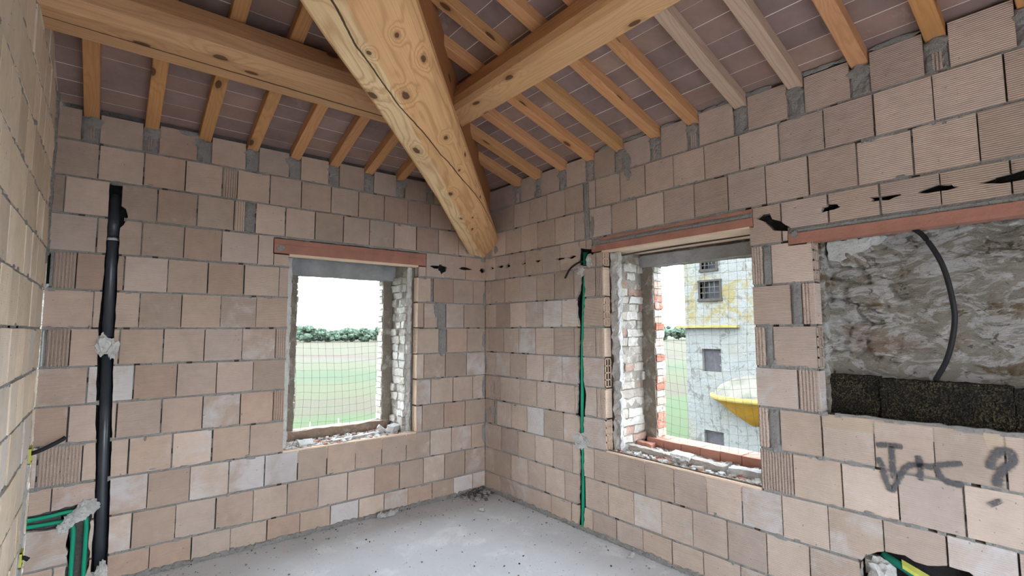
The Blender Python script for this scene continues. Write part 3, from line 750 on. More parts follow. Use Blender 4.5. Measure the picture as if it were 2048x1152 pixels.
# ------------------------------------------------------------------ timber
def sweep(bm, rings, mi=0, col=(1, 1, 1, 1), uoff=0.0, voff=0.0, closed_caps=True, vfix=None):
    """rings: list of (along, [points]); UV = metres along, metres round"""
    uvl = bm.loops.layers.uv.get('uv') or bm.loops.layers.uv.new('uv'); n = len(rings[0][1]); VV = []
    for L, pts in rings:
        acc = [0.0]
        for i in range(n): acc.append(acc[-1]+(Vector(pts[(i+1) % n])-Vector(pts[i])).length)
        VV.append((L, [bm.verts.new(p) for p in pts], acc))
    mean = vfix or [sum(v[2][i] for v in VV)/len(VV) for i in range(n+1)]
    fs = []
    for (L0, v0, _), (L1, v1, _) in zip(VV, VV[1:]):
        for i in range(n):
            j = (i+1) % n; f = bm.faces.new((v0[i], v0[j], v1[j], v1[i])); f.material_index = mi; fs.append(f)
            for lp, (u, v) in zip(f.loops, ((L0, mean[i]), (L0, mean[i+1]), (L1, mean[i+1]), (L1, mean[i]))): lp[uvl].uv = (u+uoff, v+voff)
    if closed_caps:
        for v in (VV[0][1][::-1], VV[-1][1]):
            f = bm.faces.new(v); f.material_index = mi; fs.append(f)
            for lp in f.loops: lp[uvl].uv = (lp.vert.co.x*.2+uoff, lp.vert.co.y+voff)
    paint(bm, fs, col)
# great hip beam on the diagonal: pale flat underside, waney right flank, thicker towards the ridge
S2 = math.sqrt(2)
def hip_pt(L, lat, h): return Vector((-L/S2+lat/S2, -L/S2-lat/S2, 2.53+.17*L+h))
ST = [(-.16, .165, -.028, .120, .17), (.67, .165, -.029, .125, .175), (1.1, .160, -.032, .132, .182), (1.55, .158, -.034, .138, .186), (2.2, .180, -.04, .145, .190),
      (2.8, .206, -.048, .150, .196), (3.3, .246, -.053, .152, .205), (3.56, .256, -.057, .154, .208), (4.2, .275, -.06, .16, .21), (4.75, .285, -.06, .165, .21)]
def hip_ring(a, b, c, d, L):
    wv = .004*math.sin(L*5)
    return [hip_pt(L, x, h) for x, h in ((-a, .012), (-a+.02, 0), ((-a+b)/2-.0, -.002), (b, 0), ((b+c)/2+wv, .045), (c-.012, .088), (c+.008, .102), (d-.012, .160), (d-.018, .22), (d-.06, .30), (-a+.08, .32), (-a+.004, .25), (-a-.003, .1))]
hb = bmesh.new()
fine = []
for (s0, s1) in zip(ST, ST[1:]):
    n = max(1, int((s1[0]-s0[0])/.14))
    for k in range(n): fine.append(tuple(s0[i]+(s1[i]-s0[i])*k/n for i in range(5)))
fine.append(ST[-1])
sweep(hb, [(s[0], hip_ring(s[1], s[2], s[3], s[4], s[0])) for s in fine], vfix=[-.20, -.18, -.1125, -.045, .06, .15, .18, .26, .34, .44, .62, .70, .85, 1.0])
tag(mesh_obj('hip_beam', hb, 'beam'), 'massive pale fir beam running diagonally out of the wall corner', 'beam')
nb = bmesh.new()
sweep(nb, [(L, [hip_pt(L, -.06, .322), hip_pt(L, .06, .312), hip_pt(L, .06, .765+.049*L), hip_pt(L, -.06, .765+.049*L)]) for L in (-.1, 1, 2, 3, 4, 4.75)], col=(.72, .62, .55, 1), uoff=3)
tag(mesh_obj('ridge_board', nb, 'rafter'), 'dark upper timber lying on top of the diagonal beam', 'beam')
# purlins
pb_ = bmesh.new()
prof = [(-.985, 3.32), (-1.235, 3.32), (-1.285, 3.375), (-1.285, 3.46), (-1.225, 3.585), (-.985, 3.52)]
sweep(pb_, [(L, [(x, y, z) for y, z in prof]) for L, x in [(0, -3.62), (.5, -3.1), (1.0, -2.6), (1.5, -2.1), (2.2, -1.18)]], uoff=.0)
tag(mesh_obj('purlin', pb_, 'woodc'), 'split fir purlin from the left side wall to the diagonal beam', 'beam')
pb_ = bmesh.new()
prof = [(-1.105, 3.372), (-1.105, 3.555), (-1.265, 3.605), (-1.325, 3.47), (-1.325, 3.41), (-1.305, 3.372)]
sweep(pb_, [(L, [(x, y, z) for x, z in prof]) for L, y in [(0, -1.15), (1.0, -2.1), (2.0, -3.1), (3.0, -4.1), (4.2, -5.3)]], uoff=2.3, voff=.2)
tag(mesh_obj('purlin', pb_, 'wood'), 'honey-coloured fir purlin parallel to the right-hand window wall', 'beam')
# rafters
def rafter(fn, d_end, col, label, group, uoff):
    bm = bmesh.new()
    h = RW/2; rings = []
    n = 6
    for i in range(n+1):
        d = -.07+(d_end+.07)*i/n; z = ZR+SL*d
        rings.append((d, [fn(-h, d, z+.004), fn(-h+.004, d, z), fn(h-.004, d, z), fn(h, d, z+.004), fn(h, d, z+RH-.001), fn(-h, d, z+RH-.001)]))
    sweep(bm, rings, col=col, uoff=uoff*1.37, voff=uoff*.61)
    tag(mesh_obj('rafter', bm, 'rafter'), label, 'rafter', group)
ordn = ['first', 'second', 'third', 'fourth', 'fifth', 'sixth', 'seventh', 'eighth', 'ninth', 'tenth', 'eleventh', 'twelfth', 'thirteenth', 'fourteenth', 'fifteenth']
RR = random.Random(3)
for i, x in enumerate(RA[:9]):
    k = RR.uniform(.9, 1.08); c = (k, k*RR.uniform(.94, 1.02), k*RR.uniform(.9, 1.05), 1)
    lab = f'{ordn[i]} sloping pine rafter from the left side wall, above the black-pipe wall'
    rafter(lambda o, d, z, x=x: (x+o, -d, z), min(-x, 3.6), c, lab, 'rafters above the black-pipe wall', i+1)
for i, u in enumerate(RB[1:14]):
    k = RR.uniform(.92, 1.12); c = (k, k*RR.uniform(.96, 1.04), k*RR.uniform(.95, 1.1), 1)
    if i in (7, 8): c = (.92, 1.28, 2.1, 1)
    if i == 11 or i == 10: c = (.95, .9, .75, 1)
    extra = {7: 'greyish', 8: 'greyish'}.get(i, 'orange')
    lab = f'{extra} pine rafter above the right-hand wall, {ordn[i]} counted from the corner'
    rafter(lambda o, d, z, u=u: (-d, -u+o, z), min(u-.02, 3.55), c, lab, 'rafters above the right-hand wall', i+20)
tb = bmesh.new(); P_ = []

# ------------------------------------------------------------------ old masonry behind the block lining
mb = bmesh.new(); tl(mb)
GREY = (.40, .365, .32, 0); DK = (.30, .26, .215, 0)
# behind the left wall, window 1: inner skin y .10-.39, outer skin y .39-.51
def wallring(bm, P3, a0, a1, z0, z1, A0, A1, Z0, Z1, d0, d1, step, amp, col):
    for (p, q, r_, t) in ((A0, a0, Z0, Z1), (a1, A1, Z0, Z1), (a0, a1, Z0, z0), (a0, a1, z1, Z1)):
        if q-p < .01 or t-r_ < .01: continue
        c1, c2 = P3(p, d0, r_), P3(q, d1, t)
        lo = [min(c1[i], c2[i]) for i in range(3)]; hi = [max(c1[i], c2[i]) for i in range(3)]
        rough_box(bm, lo, hi, step, amp, 0, col)
PAt = lambda u, d, z: (u, d, z); PBt = lambda u, d, z: (d, -u, z)
wallring(mb, PAt, -2.03, -.925, .68, 2.40, -2.35, -.5, .45, 2.62, .115, .39, .05, .012, GREY)
wallring(mb, PAt, -1.90, -1.035, .795, 2.245, -2.35, -.5, .45, 2.62, .39, .51, .045, .008, DK)
def bricks(bm, P3, a_face, into, d0, d1, z0, z1, rh, rnd, pal, lmin=.10, lmax=.22, proud=.012, amp=.006):
    """courses of limewashed bricks on a jamb: a_face = jamb coordinate, into = +1/-1 side the wall lies on"""
    z = z0
    while z < z1-.02:
        h = rh*rnd.uniform(.85, 1.1); d = d0-(rnd.uniform(0, .08) if d1-d0 > .15 else 0)
        while d < d1-.01:
            l = rnd.uniform(lmin, lmax); e = min(d+l, d1); s_ = max(d, d0)
            if d1-e < .04: e = d1
            if e-s_ > .02:
                pr = proud*rnd.uniform(.1, 1.3)
                c1 = P3(a_face-into*pr, s_+.005, z+.005); c2 = P3(a_face+into*.05, e-.005, min(z+h, z1)-.005)
                lo = [min(c1[i], c2[i]) for i in range(3)]; hi = [max(c1[i], c2[i]) for i in range(3)]
                rough_box(bm, lo, hi, .03, amp, 0, rnd.choice(pal), freq=16)
            d = e
        z += h
WHT = [(.66, .63, .58, 0), (.60, .56, .50, 0), (.70, .68, .64, 0), (.52, .47, .41, 0), (.63, .58, .52, 0)]
RED = [(.66, .63, .58, 0), (.55, .24, .17, 0), (.60, .56, .5, 0), (.5, .2, .14, 0), (.68, .64, .58, 0), (.6, .42, .34, 0)]
br = random.Random(9)
bricks(mb, PAt, -.915, 1, .092, .385, .70, 2.33, .078, br, WHT, proud=.03, amp=.012)
bricks(mb, PAt, -1.035, 1, .395, .515, .80, 2.235, .066, br, WHT, .11, .13, .012, .007)
bricks(mb, PAt, -1.90, -1, .395, .515, .80, 2.235, .066, br, WHT, .11, .13, .012, .007)
bricks(mb, PAt, -2.03, -1, .12, .385, .70, 2.33, .078, br, WHT)
old_a = mesh_obj('wall_back_masonry', mb, 'masonry', wall_back)
eb = bmesh.new()   # the rest of the outer wall, unseen but solid
for lo, hi in (((-4.2, .125, -3.3), (-2.35, .51, 3.3)), ((-.5, .125, -3.3), (.12, .51, 3.3)), ((-2.35, .125, -3.3), (-.5, .51, .45)), ((-2.35, .125, 2.62), (-.5, .51, 3.3))): box(eb, lo, hi)
mesh_obj('wall_back_outer', eb, 'stone', wall_back)
cb = bmesh.new(); rough_box(cb, (-2.05, .34, 2.235), (-.90, .42, 2.42), .05, .006); rough_box(cb, (-2.1, .09, 2.395), (-.84, .36, 2.45), .05, .006)
mesh_obj('lintel_slab', cb, 'concrete', wall_back)['label'] = 'grey concrete slab over the old opening'
# behind the right wall, window 2
mb = bmesh.new(); tl(mb)
wallring(mb, PBt, 1.775, 2.95, .68, 2.41, 1.5, 3.2, .45, 2.62, .115, .44, .05, .012, GREY)
wallring(mb, PBt, 1.90, 2.80, .74, 2.275, 1.5, 3.2, .45, 2.62, .44, .57, .045, .008, DK)
bricks(mb, PBt, 1.765, -1, .105, .435, .70, 2.36, .074, br, WHT+[(.5, .34, .28, 0)], proud=.03, amp=.012)
bricks(mb, PBt, 1.90, -1, .445, .575, .80, 2.27, .066, br, RED, .12, .14, .014, .007)
bricks(mb, PBt, 2.80, 1, .445, .575, .80, 2.27, .066, br, WHT, .12, .14, .014, .007)
mesh_obj('wall_right_masonry', mb, 'masonry', wall_right)
mb2 = bmesh.new(); tl(mb2)
rough_box(mb2, (.088, -1.80, .70), (.13, -1.722, 2.38), .025, .02, 0, (1, 1, 1, 0), freq=17)
mesh_obj('mortar_fill', mb2, 'cement', wall_right)
mb2 = bmesh.new(); tl(mb2)
rough_box(mb2, (-.915, .088, .70), (-.875, .115, 2.36), .02, .014, 0, (1, 1, 1, 0), freq=19); rough_box(mb2, (-2.08, .088, .70), (-2.035, .13, 2.36), .03, .010, 0, (1, 1, 1, 0), freq=14)
mesh_obj('mortar_fill', mb2, 'plaster', wall_back)
eb = bmesh.new()
for lo, hi in (((.145, -1.5, -3.3), (.57, .51, 3.3)), ((.35, -6.3, -3.3), (.57, -3.2, 3.3)), ((.145, -3.2, -3.3), (.57, -1.5, .45)), ((.145, -3.2, 2.62), (.57, -1.5, 3.3)), ((.15, -6.5, -.2), (.57, -3.2, .9)), ((.15, -6.5, 2.5), (.57, -3.2, 3.3))): box(eb, lo, hi)
mesh_obj('wall_right_outer', eb, 'stone', wall_right)
# soffit of clay planks over window 2 with an iron rod, and the old timber-grey beam
cb = bmesh.new()
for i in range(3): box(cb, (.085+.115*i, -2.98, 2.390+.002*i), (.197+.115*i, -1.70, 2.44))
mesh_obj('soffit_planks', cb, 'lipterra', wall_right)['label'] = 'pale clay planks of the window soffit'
cb = bmesh.new(); tube(cb, catmull([(.16, -1.76, 2.36), (.20, -2.0, 2.375), (.24, -2.5, 2.385), (.26, -2.97, 2.39)], 8), .007, 6); mesh_obj('iron_rod', cb, 'wire', wall_right)
cb = bmesh.new(); rough_box(cb, (.40, -2.97, 2.27), (.47, -1.80, 2.37), .05, .006); mesh_obj('lintel_slab', cb, 'concrete', wall_right)
# stone wall seen in the niche
nb = bmesh.new(); nu, nz = 190, 124; g = []
for i in range(nu+1):
    row = []
    for k in range(nz+1):
        u = 3.22+1.85*i/nu; z = 1.15+1.16*k/nz
        p = Vector((u*4.2, z*6.5, 1)); q = Vector((u*11, z*17, 3)); t = Vector((u*28, z*40, 6))
        wz = z*9+.9*noise.noise(Vector((u*2.6, z*3, 7))); wu = u*4.5+.35*noise.noise(Vector((u*5, z*9, 2)))+.5*(math.floor(wz) % 2)
        fz = wz-math.floor(wz); fu = wu-math.floor(wu)
        stone = .030*(noise.cell(Vector((math.floor(wu)+.5, math.floor(wz)+.5, 0)))-.5)
        edge = max(0, 1-min(fz, 1-fz)*7)*.020+max(0, 1-min(fu, 1-fu)*8)*.012
        msk = min(1, max(0, .5+1.6*noise.noise(Vector((u*1.9, z*2.4, 11)))))
        d = .20+.034*noise.noise(p)+(stone+edge)*msk+.022*abs(noise.noise(q))+.010*noise.noise(t)
        row.append(nb.verts.new((d, -u, z)))
    g.append(row)
for i in range(nu):
    for k in range(nz): nb.faces.new((g[i][k], g[i+1][k], g[i+1][k+1], g[i][k+1])).smooth = True
mesh_obj('niche_stonework', nb, 'stone', wall_right)['label'] = 'rough old rubble stonework at the back of the niche'
nb = bmesh.new(); rough_box(nb, (.095, -3.352, 1.22), (.25, -3.29, 2.30), .025, .016, freq=14); mesh_obj('mortar_fill', nb, 'stone', wall_right)
nb = bmesh.new(); pr = jag([(3.37, 2.25), (3.66, 2.25), (3.63, 2.215), (3.585, 2.205), (3.545, 2.17), (3.50, 2.165), (3.475, 2.12), (3.44, 2.10), (3.41, 2.13), (3.37, 2.14)], .02, .008, 33)
f0 = [nb.verts.new((.150, -p[0], p[1])) for p in pr]; f1 = [nb.verts.new((.22, -p[0], p[1])) for p in pr]; nb.faces.new(f0)
for i in range(len(pr)): j = (i+1) % len(pr); nb.faces.new((f0[i], f1[i], f1[j], f0[j]))
mesh_obj('plaster_remnant', nb, 'plaster', wall_right)['label'] = 'patch of old white plaster left on the stonework'

# lintels
lbm = bmesh.new()
box(lbm, (-2.208, -.004, 2.378), (-.757, .085, 2.452)); box(lbm, (-2.208, .000, 2.457), (-.757, .085, 2.500)); box(lbm, (-2.205, .004, 2.452), (-.76, .08, 2.457))
lin = mesh_obj('window_lintel', lbm, 'terracotta'); tag(lin, 'red terracotta lintel over the field-view window', 'lintel')
lbm = bmesh.new(); box(lbm, (-2.083, .002, 2.364), (-.843, .083, 2.378)); box(lbm, (-2.083, .01, 2.360), (-.843, .03, 2.365)); box(lbm, (-2.083, .045, 2.360), (-.843, .065, 2.365)); mesh_obj('soffit_lip', lbm, 'lipterra', lin)['label'] = 'underside coloured pale as if lit'  # light on the lintel's underside is put into this paler lip
lbm = bmesh.new(); box(lbm, (-.004, -2.992, 2.396), (.085, -1.59, 2.452)); lin = tag(mesh_obj('window_lintel', lbm, 'terracotta'), 'red terracotta lintel over the tower-view window', 'lintel')
lbm = bmesh.new(); box(lbm, (-.001, -2.967, 2.386), (.083, -1.70, 2.396)); mesh_obj('soffit_lip', lbm, 'lipterra', lin)['label'] = 'underside coloured pale as if lit'
lbm = bmesh.new(); box(lbm, (-.004, -5.0, 2.243), (.085, -3.205, 2.309)); box(lbm, (.0, -5.0, 2.262), (-.006, -3.205, 2.268)); tag(mesh_obj('niche_lintel', lbm, 'terracotta'), 'long terracotta lintel over the stone niche', 'lintel')

# ------------------------------------------------------------------ services in the walls
e = empty('drain_pipe', (-3.23, .045, .03), 'thick black vertical drain pipe set in a wall chase', 'pipe')
bm = bmesh.new(); tube(bm, [(-3.225, .045, .05), (-3.232, .045, .5), (-3.242, .04, .9), (-3.258, .035, 1.55)], .032, 20); under(mesh_obj('lower_pipe', bm, 'blackpvc'), e)
bm = bmesh.new(); tube(bm, [(-3.262, .035, 1.68), (-3.267, .04, 2.2), (-3.268, .05, 2.70)], .033, 20); under(mesh_obj('upper_pipe', bm, 'blackpvc'), e)
bm = bmesh.new(); tube(bm, [(-3.268, .048, 2.40), (-3.268, .048, 2.56)], .037, 20); under(mesh_obj('coupling', bm, 'blackpvc'), e)
bm = bmesh.new(); tube(bm, [(-3.268, .044, 2.366), (-3.268, .044, 2.384)], .0352, 20); o = under(mesh_obj('tape_band', bm, 'plaster'), e); o['label'] = 'pale tape band'
bm = bmesh.new(); lump(bm, (-3.285, .0, 1.62), .055, 3, .4, 5, squash=(.7, .5, 1.3), seed=2); lump(bm, (-3.235, .0, 1.60), .045, 3, .5, 6, squash=(.8, .6, 1.4), seed=3); under(mesh_obj('plaster_clump', bm, 'plaster'), e)['label'] = 'white plaster dab holding the pipe joint'
bm = bmesh.new(); lump(bm, (-3.235, .0, .05), .06, 3, .5, 5, squash=(1.0, .6, .95), seed=4); lump(bm, (-3.27, -.02, .03), .05, 3, .5, 5, squash=(1, .8, .8), seed=14); lump(bm, (-3.21, -.01, .10), .04, 3, .5, 5, squash=(.7, .6, 1.6), seed=24); under(mesh_obj('cement_foot', bm, 'cement'), e)
for nm, pts, lab in (('green_conduit', [(-3.62, .014, .513), (-3.50, .012, .519), (-3.39, .010, .528), (-3.335, .008, .50), (-3.308, .006, .44), (-3.306, .006, .2), (-3.304, .008, .0)], 'green conduit bend, outer one of the pair beside the drain pipe'),
                     ('green_conduit', [(-3.62, .014, .474), (-3.50, .012, .473), (-3.425, .010, .470), (-3.385, .008, .44), (-3.371, .008, .39), (-3.370, .008, .2), (-3.369, .010, .0)], 'green conduit bend, inner one of the pair beside the drain pipe')):
    bm = bmesh.new(); tube(bm, catmull(pts, 6), .0125, 12); tag(mesh_obj(nm, bm, 'green'), lab, 'conduit', 'green conduit bends beside the drain pipe')
bm = bmesh.new()
for i in range(7): lump(bm, (-3.425+.021*i, -.004, .440+.018*i+R.uniform(-.008, .008)), (.030+.004*i)*R.uniform(.9, 1.1), 3, .4, 5, squash=(1.0, .55, .9), seed=i+30)
tag(mesh_obj('cement_clump', bm, 'cement'), 'pale grey cement clump gripping the two green conduits', 'cement')
bm = bmesh.new(); tube(bm, catmull([(.03, -1.478, 2.24), (.022, -1.462, 1.9), (.018, -1.443, 1.5), (.018, -1.436, 1.2), (.016, -1.432, 1.0), (.018, -1.432, .8), (.018, -1.432, .5), (.018, -1.424, .2), (.02, -1.415, .0)], 6), .0145, 12)
tag(mesh_obj('green_conduit', bm, 'green'), 'long green vertical conduit in the jagged chase left of the tower-view window', 'conduit')
bm = bmesh.new(); lump(bm, (.0, -1.43, .755), .075, 3, .55, 5, squash=(.28, 1.1, .75), seed=51); lump(bm, (.0, -1.46, .76), .05, 3, .6, 6, squash=(.35, 1.0, 1.0), seed=52)
tag(mesh_obj('plaster_clump', bm, 'cement'), 'grey plaster splat over the vertical green conduit', 'plaster')
bm = bmesh.new(); lump(bm, (.008, -1.46, 2.245), .05, 3, .5, 5, squash=(.4, 1.1, .8), seed=53); lump(bm, (.008, -1.55, 2.32), .06, 3, .3, 4, squash=(.3, .6, 1.0), seed=54)
tag(mesh_obj('plaster_clump', bm, 'cement'), 'grey plaster lumps under the hole beside the window lintel', 'plaster')
e = empty('conduit_stub', (.03, -1.47, 2.34), 'short dark conduit stub with black cable beside the window lintel', 'conduit')
bm = bmesh.new(); tube(bm, [(.03, -1.485, 2.285), (.03, -1.487, 2.41)], .022, 12); o = under(mesh_obj('green_sleeve', bm, 'darkgreen'), e); o['label'] = 'dark green sleeve'
bm = bmesh.new(); tube(bm, catmull([(.03, -1.47, 2.335), (-.01, -1.42, 2.315), (-.03, -1.35, 2.27), (-.035, -1.29, 2.19)], 6), .009, 10); under(mesh_obj('cable', bm, 'blackcable'), e)
bm = bmesh.new(); tube(bm, catmull([(.09, -3.77, 2.29), (.055, -3.80, 2.26), (.045, -3.855, 2.197), (.05, -3.916, 2.045), (.055, -3.944, 1.863), (.06, -3.943, 1.737), (.075, -3.905, 1.573), (.13, -3.84, 1.45)], 10), .0125, 12)
tag(mesh_obj('cable_conduit', bm, 'blackcable'), 'black flexible conduit curving down across the stone niche', 'conduit')
for i, (y0, y1, lab) in enumerate(((-3.60, -3.335, 'short dark insulation board in the niche corner against the block pier'), (-4.13, -3.603, 'long dark cork insulation board behind the niche sill'), (-5.0, -4.133, 'dark cork insulation board at the right picture edge'))):
    bm = bmesh.new(); rough_box(bm, (.10+.012*(i == 0), y0, 1.10), (.165, y1, 1.452-.01*i), .016, .007, 0, freq=30); tag(mesh_obj('insulation_board', bm, 'cork'), lab, 'insulation board', 'cork boards in the niche')
# boxes in the left side wall
def wallbox(y, z, sz, label, cable):
    e = empty('junction_box', (-3.6, y, z), label, 'junction box', 'boxes in the left side wall')
    bm = bmesh.new(); s_ = sz/2
    for lo, hi in (((-3.64, y-s_, z-s_), (-3.592, y-s_+.006, z+s_)), ((-3.64, y+s_-.006, z-s_), (-3.592, y+s_, z+s_)), ((-3.64, y-s_, z-s_), (-3.592, y+s_, z-s_+.006)), ((-3.64, y-s_, z+s_-.006), (-3.592, y+s_, z+s_)), ((-3.645, y-s_, z-s_), (-3.64, y+s_, z+s_))): box(bm, lo, hi)
    under(mesh_obj('casing', bm, 'yellow'), e)
    bm = bmesh.new()
    if cable: tube(bm, catmull([(-3.63, y, z), (-3.56, y-.01, z+.02), (-3.47, y+.0, z+.065), (-3.44, y+.01, z+.085)], 5), .013, 10)
    else: tube(bm, [(-3.63, y, z), (-3.585, y-.01, z+.005), (-3.565, y-.01, z-.012)], .012, 10)
    o = under(mesh_obj('cable_tail', bm, 'blackcable'), e)
wallbox(-.085, .945, .10, 'yellow wall box with a long black conduit tail, upper of two', True)
wallbox(-.16, .345, .09, 'yellow wall box near the floor, lower of two', False)
# pocket low on the right wall
e = empty('junction_box', (.03, -3.68, .45), 'broken wall box pocket with green conduit, low under the graffiti', 'junction box')
bm = bmesh.new(); box(bm, (.05, -3.56, .38), (.085, -3.495, .485)); lump(bm, (.02, -3.575, .42), .07, 3, .45, 4, squash=(.5, .9, 1.0), seed=61); under(mesh_obj('cement_lump', bm, 'cement'), e)
bm = bmesh.new(); tube(bm, catmull([(.05, -3.58, .505), (.02, -3.66, .485), (.025, -3.74, .44), (.04, -3.82, .37)], 6), .019, 12); under(mesh_obj('green_sleeve', bm, 'darkgreen'), e)
bm = bmesh.new()
for i in range(2):
    y = -3.665-.15*i; v = [(.03, y, .515-.05*i), (-.004, y-.01, .50-.05*i), (.0, y-.12, .455-.05*i), (.035, y-.115, .47-.05*i)]
    f0 = [bm.verts.new(p) for p in v]; f1 = [bm.verts.new((p[0]+.003, p[1], p[2]-.02)) for p in v]; bm.faces.new(f0); bm.faces.new(f1[::-1])
    for q in range(4): bm.faces.new((f0[q], f1[q], f1[(q+1) % 4], f0[(q+1) % 4]))
under(mesh_obj('yellow_rim', bm, 'yellow'), e)

# ------------------------------------------------------------------ wire nets in the windows
def net(name, P3, a0, a1, z0, z1, pitch, d, seed, label):
    rnd = random.Random(seed); bm = bmesh.new()
    na = int((a1-a0)/pitch); nz_ = int((z1-z0)/pitch)
    def pos(u, v):   # u,v in 0..1; the net sags and skews towards the bottom
        a = a0+(a1-a0)*u; z = z0+(z1-z0)*v
        s_ = (1-v)
        a += .03*math.sin(v*5+u*2)*s_+.012*noise.noise(Vector((u*4, v*4, seed)))
        z += -.035*math.sin(u*math.pi)*s_*1.2+.03*u*s_*s_+.010*noise.noise(Vector((u*5, v*5, seed+3)))
        dd = d+.02*noise.noise(Vector((u*3, v*3, seed+9)))+.03*s_*math.sin(u*6)*.5
        return Vector(P3(a, dd, z))
    for i in range(na+1): tube(bm, [pos(i/na, k/24) for k in range(25)], .00105, 3, caps=False)
    for k in range(nz_+1): tube(bm, [pos(i/24, k/nz_) for i in range(25)], .00105, 3, caps=False)
    tag(mesh_obj(name, bm, 'wire'), label, 'wire net')
net('wire_net', PAt, -1.905, -1.03, .80, 2.25, .068, .40, 1, 'sagging wire net across the field-view window')
net('wire_net', PBt, 1.87, 2.86, .80, 2.30, .068, .46, 2, 'sagging wire net across the tower-view window')

# ------------------------------------------------------------------ sills and rubble
bm = bmesh.new(); tl(bm); rough_box(bm, (-2.07, .085, .60), (-.86, .40, .705), .035, .012, 0, (.42, .37, .31, 0), freq=11); rough_box(bm, (-1.96, .355, .69), (-.98, .40, .80), .04, .008, 0, (.38, .28, .21, 0), freq=11)
mesh_obj('sill_masonry', bm, 'masonry', wall_back)
bm = bmesh.new(); tl(bm); rough_box(bm, (.085, -2.96, .60), (.45, -1.72, .705), .035, .012, 0, (.5, .46, .42, 0), freq=11)
mesh_obj('sill_masonry', bm, 'masonry', wall_right)
# brick sill of window 2: each brick is its own part
se = empty('brick_sill', (.5, -2.35, .70), 'row of red bricks forming the tower-view window sill', 'sill')
for i in range(6):
    bm = bmesh.new(); tl(bm); y1 = -1.83-.165*i; rough_box(bm, (.40, y1-.158, .712), (.60, y1, .788+.004*R.random()), .04, .003, 0, R.choice([(.5, .25, .17, 0), (.56, .30, .2, 0), (.48, .22, .15, 0)]), freq=12)
    under(mesh_obj('brick', bm, 'redbrick' if 'redbrick' in MAT else 'masonry2' if 'masonry2' in MAT else 'terracotta'), se)
MATC = ['masonry', 'cement', 'terracotta', 'plaster']
def rubble(name, lo, hi, n, smin, smax, seed, label, zfun=None):
    rnd = random.Random(seed); bm = bmesh.new(); tl(bm)
    for i in range(n):
        x = rnd.uniform(lo[0], hi[0]); y = rnd.uniform(lo[1], hi[1]); s_ = rnd.uniform(smin, smax)*rnd.random()**.6+smin*.4
        stone_chip(bm, (x, y, (zfun(x, y) if zfun else lo[2])+s_*.25), s_, rnd, rnd.choice([0, 0, 1, 1, 1, 2, 3]), rnd.choice(WHT+RED[:2]))
    return tag(mesh_obj(name, bm, MATC), label, 'rubble', None, 'stuff')
rubble('rubble', (-2.06, .04, .708), (-.87, .35, .71), 900, .006, .030, 1, 'crumbled mortar and brick chips on the field-view window sill')
rubble('rubble', (.05, -2.95, .708), (.41, -1.74, .71), 1700, .006, .036, 2, 'pale crumbled rubble on the tower-view window sill')
def piece(name, c, size, rotz, rx, m, label, cat, seed):
    bm = bmesh.new(); tl(bm); rough_box(bm, [-s/2 for s in size], [s/2 for s in size], .022, .006, 0, (.58, .53, .48, 0), freq=17+seed)
    o = mesh_obj(name, bm, m); o.location = c; o.rotation_euler = (rx, 0, rotz); tag(o, label, cat); return o
piece('plaster_piece', (-1.87, .10, .738), (.13, .07, .025), .1, .5, 'plaster', 'flat pinkish plaster flake at the left of the field-view sill', 'rubble piece', 1)
piece('brick_piece', (-1.02, .15, .755), (.15, .07, .055), .7, .25, 'plaster', 'whitish broken brick lying at the right of the field-view sill', 'rubble piece', 2)
piece('plaster_piece', (-1.14, .17, .76), (.10, .07, .03), 1.1, .7, 'cement', 'tilted grey mortar shard leaning on the whitish broken brick', 'rubble piece', 3)
piece('wood_stick', (-1.40, .12, .725), (.50, .035, .02), .18, 0, 'cement', 'long grey lath lying along the field-view sill', 'stick', 4)
piece('mortar_slab', (.185, -2.02, .735), (.06, .40, .045), .05, .05, 'masonry', 'long broken mortar slab on the left of the tower-view sill', 'rubble piece', 5)
piece('brick_piece', (.17, -2.52, .738), (.08, .26, .05), -.04, .04, 'masonry', 'flat broken brick right of the white plaster flake on the tower-view sill', 'rubble piece', 6)
piece('brick_piece', (.19, -2.80, .738), (.09, .24, .05), .06, -.03, 'cement', 'pale broken block end at the right end of the tower-view sill', 'rubble piece', 9)
piece('plaster_piece', (.15, -2.32, .775), (.13, .14, .018), .3, .12, 'plaster', 'white plaster flake lying on the middle of the tower-view sill', 'rubble piece', 7)
piece('brick_piece', (.33, -1.86, .74), (.08, .13, .05), .2, .1, 'terracotta', 'small red broken brick at the inner end of the brick sill', 'rubble piece', 8)

# floor debris
rnd = random.Random(12); bm = bmesh.new(); tl(bm)
for i in range(900):
    x = -3.5*rnd.random()**1.0; y = -4.2*rnd.random()
    if rnd.random() < .45:
        if rnd.random() < .5: x = -rnd.random()**2*.8-.02
        else: y = -rnd.random()**2*.5-.02
    s_ = .0025+.007*rnd.random()**3
    stone_chip(bm, (x, y, s_*.3), s_, rnd, rnd.choice([0, 0, 1, 1, 2]), rnd.choice(WHT))
tag(mesh_obj('floor_crumbs', bm, ['gap', 'mortar', 'recess']), 'scattered mortar crumbs and dirt on the cement floor', 'crumbs', None, 'stuff')
rnd = random.Random(14); bm = bmesh.new(); tl(bm)
for i in range(90):
    x = -.08-abs(rnd.gauss(0, .14)); y = -.06-abs(rnd.gauss(0, .12)); s_ = rnd.uniform(.008, .03)
    stone_chip(bm, (x, y, .01+.05*max(0, 1-(abs(x)+abs(y))/.5)), s_, rnd, rnd.choice([0, 0, 1]), rnd.choice(WHT))
tag(mesh_obj('debris_heap', bm, ['gap', 'cement']), 'little heap of dark debris in the room corner', 'debris', None, 'stuff')
bm = bmesh.new(); tl(bm)
